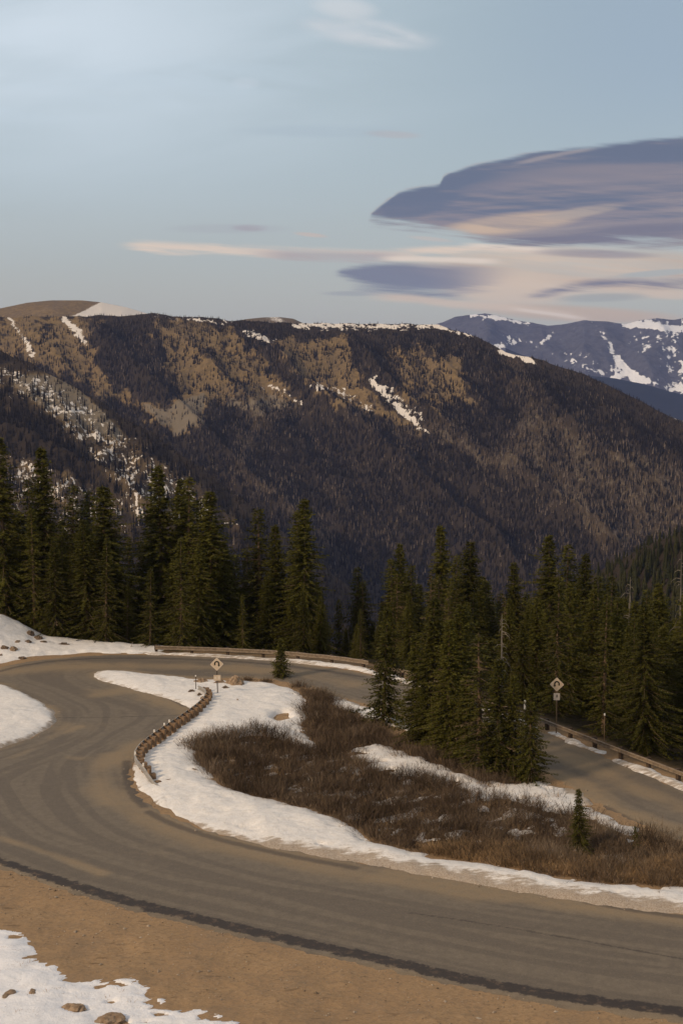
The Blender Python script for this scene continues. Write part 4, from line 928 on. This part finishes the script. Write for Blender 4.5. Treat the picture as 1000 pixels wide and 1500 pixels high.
def sign(u, v, vtop, half, lab, postmat, postw, plate, barred, lean=0):
    x, y, z = hit(u, v); zt = float(P(u, vtop, y)[2]) - z
    root = empty('road_sign', (x, y, z), math.atan2(-x, y) * -1 * 0 + math.atan2(x, y) * -1); root.rotation_euler[1] = lean
    tag(root, lab, 'road sign', 'curve warning signs')
    m = MB(); m.box((0, 0, (zt - half * .6) / 2 - .2), (postw, postw * .7, zt - half * .6 + .4), 0, .01); m.build('post', postmat, root)
    cz = zt - half
    m = MB(); m.prism([(a, b_ + cz) for a, b_ in rdiamond(half)], -.075, -.055); pn = m.build('sign_panel', m_signb, root)
    m = MB(); m.prism([(a, b_ + cz) for a, b_ in rdiamond(half * .93, .05)], -.079, -.0755); m.build('sign_face', m_sign, pn)
    # hairpin arrow: an arch with an arrowhead at one foot
    w = half * .30; t = half * .10; pr = []
    cc = cz + half * .10; fl = half * .24
    outer = [(w + t, cc - fl)] + [((w + t) * math.cos(a), cc + (w + t) * math.sin(a)) for a in np.linspace(0, math.pi, 15)] + [(-(w + t), cc - fl)]
    inner = [(-(w - t), cc - fl)] + [((w - t) * math.cos(a), cc + (w - t) * math.sin(a)) for a in np.linspace(math.pi, 0, 15)] + [((w - t), cc - fl)]
    m = MB(); n = len(outer); pts = outer + inner[::-1]
    vs = [(a, -.084, b_) for a, b_ in outer] + [(a, -.084, b_) for a, b_ in inner[::-1]] + [(a, -.0795, b_) for a, b_ in outer] + [(a, -.0795, b_) for a, b_ in inner[::-1]]
    fs = []
    for i in range(n - 1): fs += [(i, i + 1, n + i + 1, n + i), (2 * n + i, 3 * n + i, 3 * n + i + 1, 2 * n + i + 1), (i, 2 * n + i, 2 * n + i + 1, i + 1), (n + i, n + i + 1, 3 * n + i + 1, 3 * n + i)]
    m.add(vs, fs); sd = 1 if not barred else -1
    xa = sd * w; m.prism([(xa - t * 2.0, cc - fl + .02), (xa + t * 2.0, cc - fl + .02), (xa, cc - fl - t * 2.4)], -.084, -.0795)
    m.build('curve_arrow', m_black, pn)
    pw, phh, pc = plate; pc = pc if pc < 2 else zt - 2 * half - .14 - phh / 2
    m = MB(); m.box((0, -.065, pc), (pw, .02, phh), 0, .0); pp_ = m.build('advisory_plate', m_signb if barred else m_sign, root)
    if barred:
        m = MB(); m.box((.01, -.078, pc + phh * .1), (.075, .004, phh * .38)); m.build('plate_mark', m_black, pp_)
    else:
        for sx in (-.16, .17):
            m = MB(); m.box((sx, -.078, pc + .0), (.09, .004, phh * .6)); m.build('plate_mark', m_signb, pp_)
    return root
sign(319, 1021, 963, .60, 'diamond curve warning sign with small plate, standing in snow by the tan boulders', m_postm, .09, (.62, .50, 1.75), False, -.02)
sign(814, 1075, 992, .57, 'diamond curve warning sign with a square plate behind the right-hand guardrail', m_postw, .10, (.50, .56, 3.0), True)
def marker(u, v, vtop, w, lab, cap=.3, mat=None, grp='roadside marker poles'):
    x, y, z = hit(u, v); h = float(P(u, vtop, y)[2]) - z; root = empty('marker_pole', (x, y, z)); tag(root, lab, 'marker pole', grp)
    m = MB(); m.tube([(0, 0, -.3), (0, 0, h - cap)], [w / 2, w / 2], 8); m.build('pole', mat or m_postw, root)
    m = MB(); m.box((0, 0, h - cap / 2), (w * 1.5, w * 1.3, cap), 0, .01); m.build('reflector', m_white, root)
marker(884, 1095, 1045, .07, 'tall thin marker pole with white tip behind the right-hand guardrail', .16)
marker(287, 1016, 989, .07, 'thin dark marker pole left of the near sign, at the stone heap', .12, m_postm)
marker(768, 1048, 1026, .10, 'short white-topped marker post half hidden by the slim front spruce', .75)
marker(282.5, 1048, 1037, .12, 'short white marker stub at the bend end of the near guardrail', .5)
marker(573, 1003, 985, .10, 'short white marker post glimpsed behind the left island spruce', .4)
# leaning stick by the far left road edge
x, y, z = hit(190, 951); m = MB(); m.tube([(0, 0, -.1), (.35, 0, .75)], [.05, .03], 6); m.tube([(.15, 0, .3), (.45, .1, .35)], [.03, .01], 5)
tag(m.build('branch', m_dead, loc=(x, y, z)), 'pale broken branch leaning at the road edge below the broad full spruce', 'branch')

# ------------------------------------------------------------------ haze
zb = -560.0; zt_ = 900.0
m = MB(); m.box((0, 8000, (zb + zt_) / 2), (34000, 26000, zt_ - zb))
m_haze = bpy.data.materials.new('haze_air'); m_haze.use_nodes = True; nt = m_haze.node_tree; nt.nodes.clear()
out = nt.nodes.new('ShaderNodeOutputMaterial'); pv = nt.nodes.new('ShaderNodeVolumePrincipled'); pv.inputs['Color'].default_value = (.42, .53, 1.0, 1); pv.inputs['Density'].default_value = 2.8e-5; pv.inputs['Anisotropy'].default_value = .0
nt.links.new(pv.outputs[0], out.inputs['Volume'])
HAZE = True
if HAZE: tag(m.build('haze', m_haze), 'thin blue air between the camera and the far mountains', 'haze', kind='stuff')

# ------------------------------------------------------------------ sun, sky, clouds
SUNV = Vector((-.80, -.60, 0)).normalized(); EL = math.radians(27)
sd = Vector((SUNV.x * math.cos(EL), SUNV.y * math.cos(EL), math.sin(EL)))
sl = bpy.data.lights.new('sun', 'SUN'); sl.energy = 2.7; sl.angle = math.radians(7); sl.color = (1.0, .76, .50)
so = bpy.data.objects.new('sun', sl); C.objects.link(so); so.rotation_euler = sd.to_track_quat('Z', 'Y').to_euler(); so.location = (-50, -40, 120)
W = bpy.data.worlds.new('World'); S.world = W; W.use_nodes = True; nt = W.node_tree; nt.nodes.clear()
wo = nt.nodes.new('ShaderNodeOutputWorld'); bg = nt.nodes.new('ShaderNodeBackground'); nt.links.new(bg.outputs[0], wo.inputs[0])
sky = nt.nodes.new('ShaderNodeTexSky'); sky.sky_type = 'NISHITA'; sky.sun_disc = False; sky.sun_elevation = EL; sky.sun_rotation = math.atan2(SUNV.x, SUNV.y)
sky.altitude = 3000; sky.air_density = 1.0; sky.dust_density = .6; sky.ozone_density = 1.0
def scale_col(c, k):
    n = nt.nodes.new('ShaderNodeVectorMath'); n.operation = 'SCALE'; nt.links.new(c, n.inputs[0]); n.inputs['Scale'].default_value = k; return n.outputs[0]
base = scale_col(sky.outputs[0], .10)
tc = nt.nodes.new('ShaderNodeTexCoord').outputs['Generated']
sp = nt.nodes.new('ShaderNodeSeparateXYZ'); nt.links.new(tc, sp.inputs[0]); dx, dy, dz = [E(nt, sp.outputs[i]) for i in range(3)]
fw = dy * CP - dz * SP; front = fw.step(.15, .3); fwc = fw.max(.15); up = dy * SP + dz * CP
su_ = dx / fwc * F + 500; sv_ = up / fwc * (-F) + 750          # cloud chart: fixed compass bearing and height, in units of 1/2083 rad
def cn(sx, sy, scale=1.0, detail=5, rough=.55, dist=0.0, sh=0.0, skew=0.0):
    return nz(nt, comb(nt, su_ * sx + sh, (sv_ + su_ * skew) * sy, sh * .37), scale, detail, rough, dist)
veil = (dz.step(.5, 0.0)) * .0 + (sv_.step(-200, 520)) * .0
# high thin veil of ice cloud: whitens the clear sky, more toward the horizon and the upper left
hz = dz.curve([(0, .92), (.05, .90), (.12, .86), (.25, .80), (.5, .80), (1, .80)], 0, 1, 0, 1)
vn = cn(1 / 500, 1 / 110, 1, 4, .5, .3, 3.0, .15)
leftb = su_.step(900, -100) * sv_.step(420, 40)
vcol = mix(nt, dz.curve([(-.1, 0), (.0, .0), (.05, .22), (.10, .52), (.2, .82), (1, 1)], -.1, 1, 0, 1), (.58, .52, .39), (.425, .55, .60))
ovh_fill = dz.step(.30, .55)  # unseen overhead veil, added to make the ambient light neutral
vcol = mix(nt, leftb * (vn.step(.3, .7) * .5 + .6) * .9, vcol, (.82, .91, .97))
rb = (su_.step(500, 1000) * sv_.step(330, 60)) * .6
vcol = mix(nt, rb, vcol, (.36, .45, .55))
vcol = mix(nt, ovh_fill, vcol, (.58, .56, .53))
cur = mix(nt, hz, base, vcol)
VIO = (.15, .17, .245); VIOD = (.135, .165, .24); MAU = (.275, .245, .275); PEA = (.66, .485, .345); CRM = (.76, .60, .455)
stre = cn(1 / 260, 1 / 26, 1, 5, .55, .5, 11.0, -.12); strb = cn(1 / 420, 1 / 60, 1, 4, .5, .6, 23.0, -.08); wob = cn(1 / 90, 1 / 30, 1, 4, .6, .2, 31.0)
fine_ = cn(1 / 60, 1 / 10, 1, 5, .6, .3, 41.0, -.1)
def layer(cur, mask, col): return mix(nt, (mask * front).clamp(), cur, col)
def ell(cu, cv, ru, rv, slope=0.0, soft=1.0):      # 1 at the centre, 0 at the rim
    a = (su_ - cu) * (1 / ru); b_ = (sv_ - cv - (su_ - cu) * slope) * (1 / rv); return (1 - (a * a + b_ * b_)).step(0, soft)
def band(pts, half, u0, u1, fade=40, wobk=5):          # soft ribbon following a line
    c = su_.curve(pts, pts[0][0], pts[-1][0], 150, 500); d_ = (sv_ - c + (wob - .5) * wobk).abs()
    return d_.step(half, half * .15) * su_.step(u0, u0 + fade) * su_.step(u1, u1 - fade)
def region(topp, botp, u0, u1, st, sb, nb=14.0):       # between two edge lines; soft widths st, sb
    t_ = su_.curve(topp, topp[0][0], topp[-1][0], 150, 500); b_ = su_.curve(botp, botp[0][0], botp[-1][0], 150, 500)
    m_ = (sv_ - t_ + (wob - .5) * 6 + (fib - .5) * 12).step(-2, st * 1.9) * (b_ - sv_ + (fib - .5) * nb * 3.6 + (fib2 - .5) * nb * 2.2).step(-sb * .5, sb)
    return m_, sv_ - t_, b_ - t_
fib = cn(1 / 150, 1 / 8, 1, 7, .62, .25, 61.0, -.10); fib2 = cn(1 / 300, 1 / 14, 1, 7, .6, .3, 73.0, .06)
tex = (stre * .5 + fib * .5).step(.38, .60); tex2 = strb.step(.36, .6); texf = fine_.step(.35, .62)
# peach veil filling the lower right
cur = layer(cur, ell(860, 398, 330, 44, .02, .8) * (tex * .45 + .55) * .95, mix(nt, tex2, PEA, CRM))
cur = layer(cur, ell(745, 424, 120, 34, .03, .9) * .85, CRM)
cur = layer(cur, ell(850, 460, 190, 15, .05, .9) * .8, PEA)
cur = layer(cur, ell(985, 432, 60, 9, .03, .9) * .7, CRM)
cur = layer(cur, ell(880, 436, 80, 8, -.03, .9) * .75, (.42, .43, .40))
# thin bright streaks
m_, dv, th = region([(100, 352), (165, 355), (200, 351), (260, 353), (330, 357), (450, 361), (560, 363), (680, 358), (800, 362), (900, 368), (1100, 372)],
                    [(100, 352), (165, 359), (200, 366), (260, 373), (330, 374), (450, 381), (560, 381), (680, 370), (800, 374), (900, 372), (1100, 376)], 100, 1100, 4, 6, 6)
cur = layer(cur, m_ * su_.step(163, 215) * su_.step(850, 760) * (tex * .3 + .65), mix(nt, (dv * .09).clamp() * su_.step(340, 430) * su_.step(620, 540), (.84, .68, .54), (.50, .43, .41)))
cur = layer(cur, band([(540, 378), (620, 380), (740, 383)], 6, 545, 742, 40, 3) * .85, (.88, .74, .61))
cur = layer(cur, band([(660, 358), (720, 361), (810, 366)], 5, 665, 810, 40, 3) * .8, (.88, .74, .61))
# lower lens cloud
m_, dv, th = region([(480, 400), (489, 397), (505, 391), (525, 387), (563, 384), (636, 386), (700, 386), (760, 388), (1100, 392)], [(480, 400), (489, 402), (505, 410), (525, 420), (563, 431), (636, 436), (700, 430), (760, 412), (1100, 400)], 480, 1100, 5, 16, 12)
lw = m_ * su_.step(484, 500) * su_.step(770, 650)
cur = layer(cur, lw * .92, mix(nt, (su_.step(560, 700) * .7 + (stre - .5) * .9 + (dv * .02) * -.3).clamp(), (.19, .205, .275), (.36, .32, .33)))
cur = layer(cur, ell(520, 430, 60, 5, .0, .9) * .5, (.33, .35, .38))
cur = layer(cur, band([(520, 434), (600, 438), (662, 445), (771, 454), (870, 469)], 9, 525, 880, 60, 5) * .8, CRM)
cur = layer(cur, band([(720, 448), (771, 455), (880, 470)], 4, 735, 870, 40, 2) * .7, (.88, .74, .61))
# violet arm rising to the right edge
m_, dv, th = region([(740, 437), (770, 428), (844, 411), (917, 403), (1000, 404), (1100, 402)], [(740, 437), (770, 440), (844, 426), (917, 421), (1000, 420), (1100, 420)], 740, 1100, 6, 9, 8)
cur = layer(cur, m_ * su_.step(745, 800) * (tex * .35 + .6), (.21, .21, .265))
cur = layer(cur, ell(965, 400, 75, 6, -.07, .8) * .85, (.46, .49, .47))
cur = layer(cur, ell(870, 372, 110, 8, .03, .9) * .6, (.26, .25, .30))
# the big lens
m_, tw, th = region([(536, 321), (548, 307), (573, 288), (586, 279), (615, 272), (644, 266), (648, 258), (667, 248), (720, 234), (792, 220), (875, 211), (979, 200), (1100, 198), (1300, 210)],
                    [(536, 321), (560, 330), (610, 337), (678, 350), (740, 362), (850, 364), (1000, 362), (1100, 360), (1300, 350)], 536, 1300, 4, 18, 18)
lens = m_ * su_.step(536, 545)
hh_ = (tw / th.max(6)).clamp()
lc = mix(nt, ((hh_ * 1.1 - .12) + (fib2 - .5) * 2.6 + (fib - .5) * 1.5).step(.05, .85), VIOD, MAU)
lc = mix(nt, ell(900, 262, 210, 30, -.02, .8) * (tex2 * .6 + .3), lc, MAU)
lc = mix(nt, ell(720, 275, 60, 14, -.1, .9) * .35, lc, (.29, .25, .28))
lc = mix(nt, ell(748, 328, 120, 18, -.10, .8) * (tex * .45 + .5), lc, PEA)
lc = mix(nt, ell(850, 311, 75, 9, -.16, .8) * (tex * .5 + .4), lc, (.46, .38, .33))
lc = mix(nt, ell(605, 305, 75, 20, -.25, .8) * .8, lc, VIOD)
lc = mix(nt, ell(880, 345, 230, 15, -.09, .8) * .85, lc, (.185, .18, .235))
lc = mix(nt, band([(745, 242), (800, 230), (880, 216)], 5, 740, 885, 40, 2) * .6, lc, (.42, .36, .35))
lc = mix(nt, ell(960, 228, 170, 14, -.03, .8) * .7, lc, VIOD)
lc = mix(nt, (fib2.step(.5, .68) * hh_.step(.25, .7)) * .5, lc, (.40, .34, .31))
lc = mix(nt, tw.step(3.5, .5) * su_.step(900, 700) * .7, lc, (.52, .43, .40))
cur = layer(cur, lens * .97, lc)
# loose wisps
cur = layer(cur, ell(540, 48, 120, 26, .12, .9) * (cn(1 / 110, 1 / 30, 1, 6, .55, .15, 51.0, -.2).step(.32, .75)) * .8, (.69, .705, .73))
cur = layer(cur, ell(505, 12, 60, 20, .1, 1) * .45, (.76, .76, .77))
cur = layer(cur, ell(575, 197, 50, 7, .05, .9) * .45, (.50, .45, .45)); cur = layer(cur, ell(480, 192, 170, 12, .0, 1) * .22 * stre.step(.3, .6), (.34, .43, .52))
cur = layer(cur, ell(365, 334, 32, 6, .02, .9) * .6 * fine_.step(.25, .55), (.40, .33, .37)); cur = layer(cur, ell(335, 335, 110, 9, .0, .9) * .35, (.42, .43, .46))
cur = layer(cur, ell(455, 344, 30, 4, .1, .9) * .7, (.64, .52, .45)); cur = layer(cur, ell(630, 350, 40, 4, .1, .9) * .5, (.64, .54, .48)); cur = layer(cur, ell(360, 122, 26, 11, 0, .9) * .35, (.62, .69, .76))
cur = layer(cur, ell(200, 130, 420, 50, -.1, 1) * .3 * stre.step(.35, .65), (.60, .71, .80))
nt.links.new(cur, bg.inputs['Color']); bg.inputs['Strength'].default_value = 1.0
W.cycles.sampling_method = 'MANUAL'; W.cycles.sample_map_resolution = 512

# ------------------------------------------------------------------ render settings
S.view_settings.view_transform = 'Standard'; S.view_settings.look = 'None'; S.view_settings.exposure = 0; S.view_settings.gamma = 1
S.render.engine = 'CYCLES'
cy = S.cycles; cy.use_denoising = True; cy.max_bounces = 5; cy.diffuse_bounces = 3; cy.glossy_bounces = 1; cy.transmission_bounces = 1; cy.volume_bounces = 0; cy.transparent_max_bounces = 4
try: cy.denoiser = 'OPENIMAGEDENOISE'
except Exception: pass
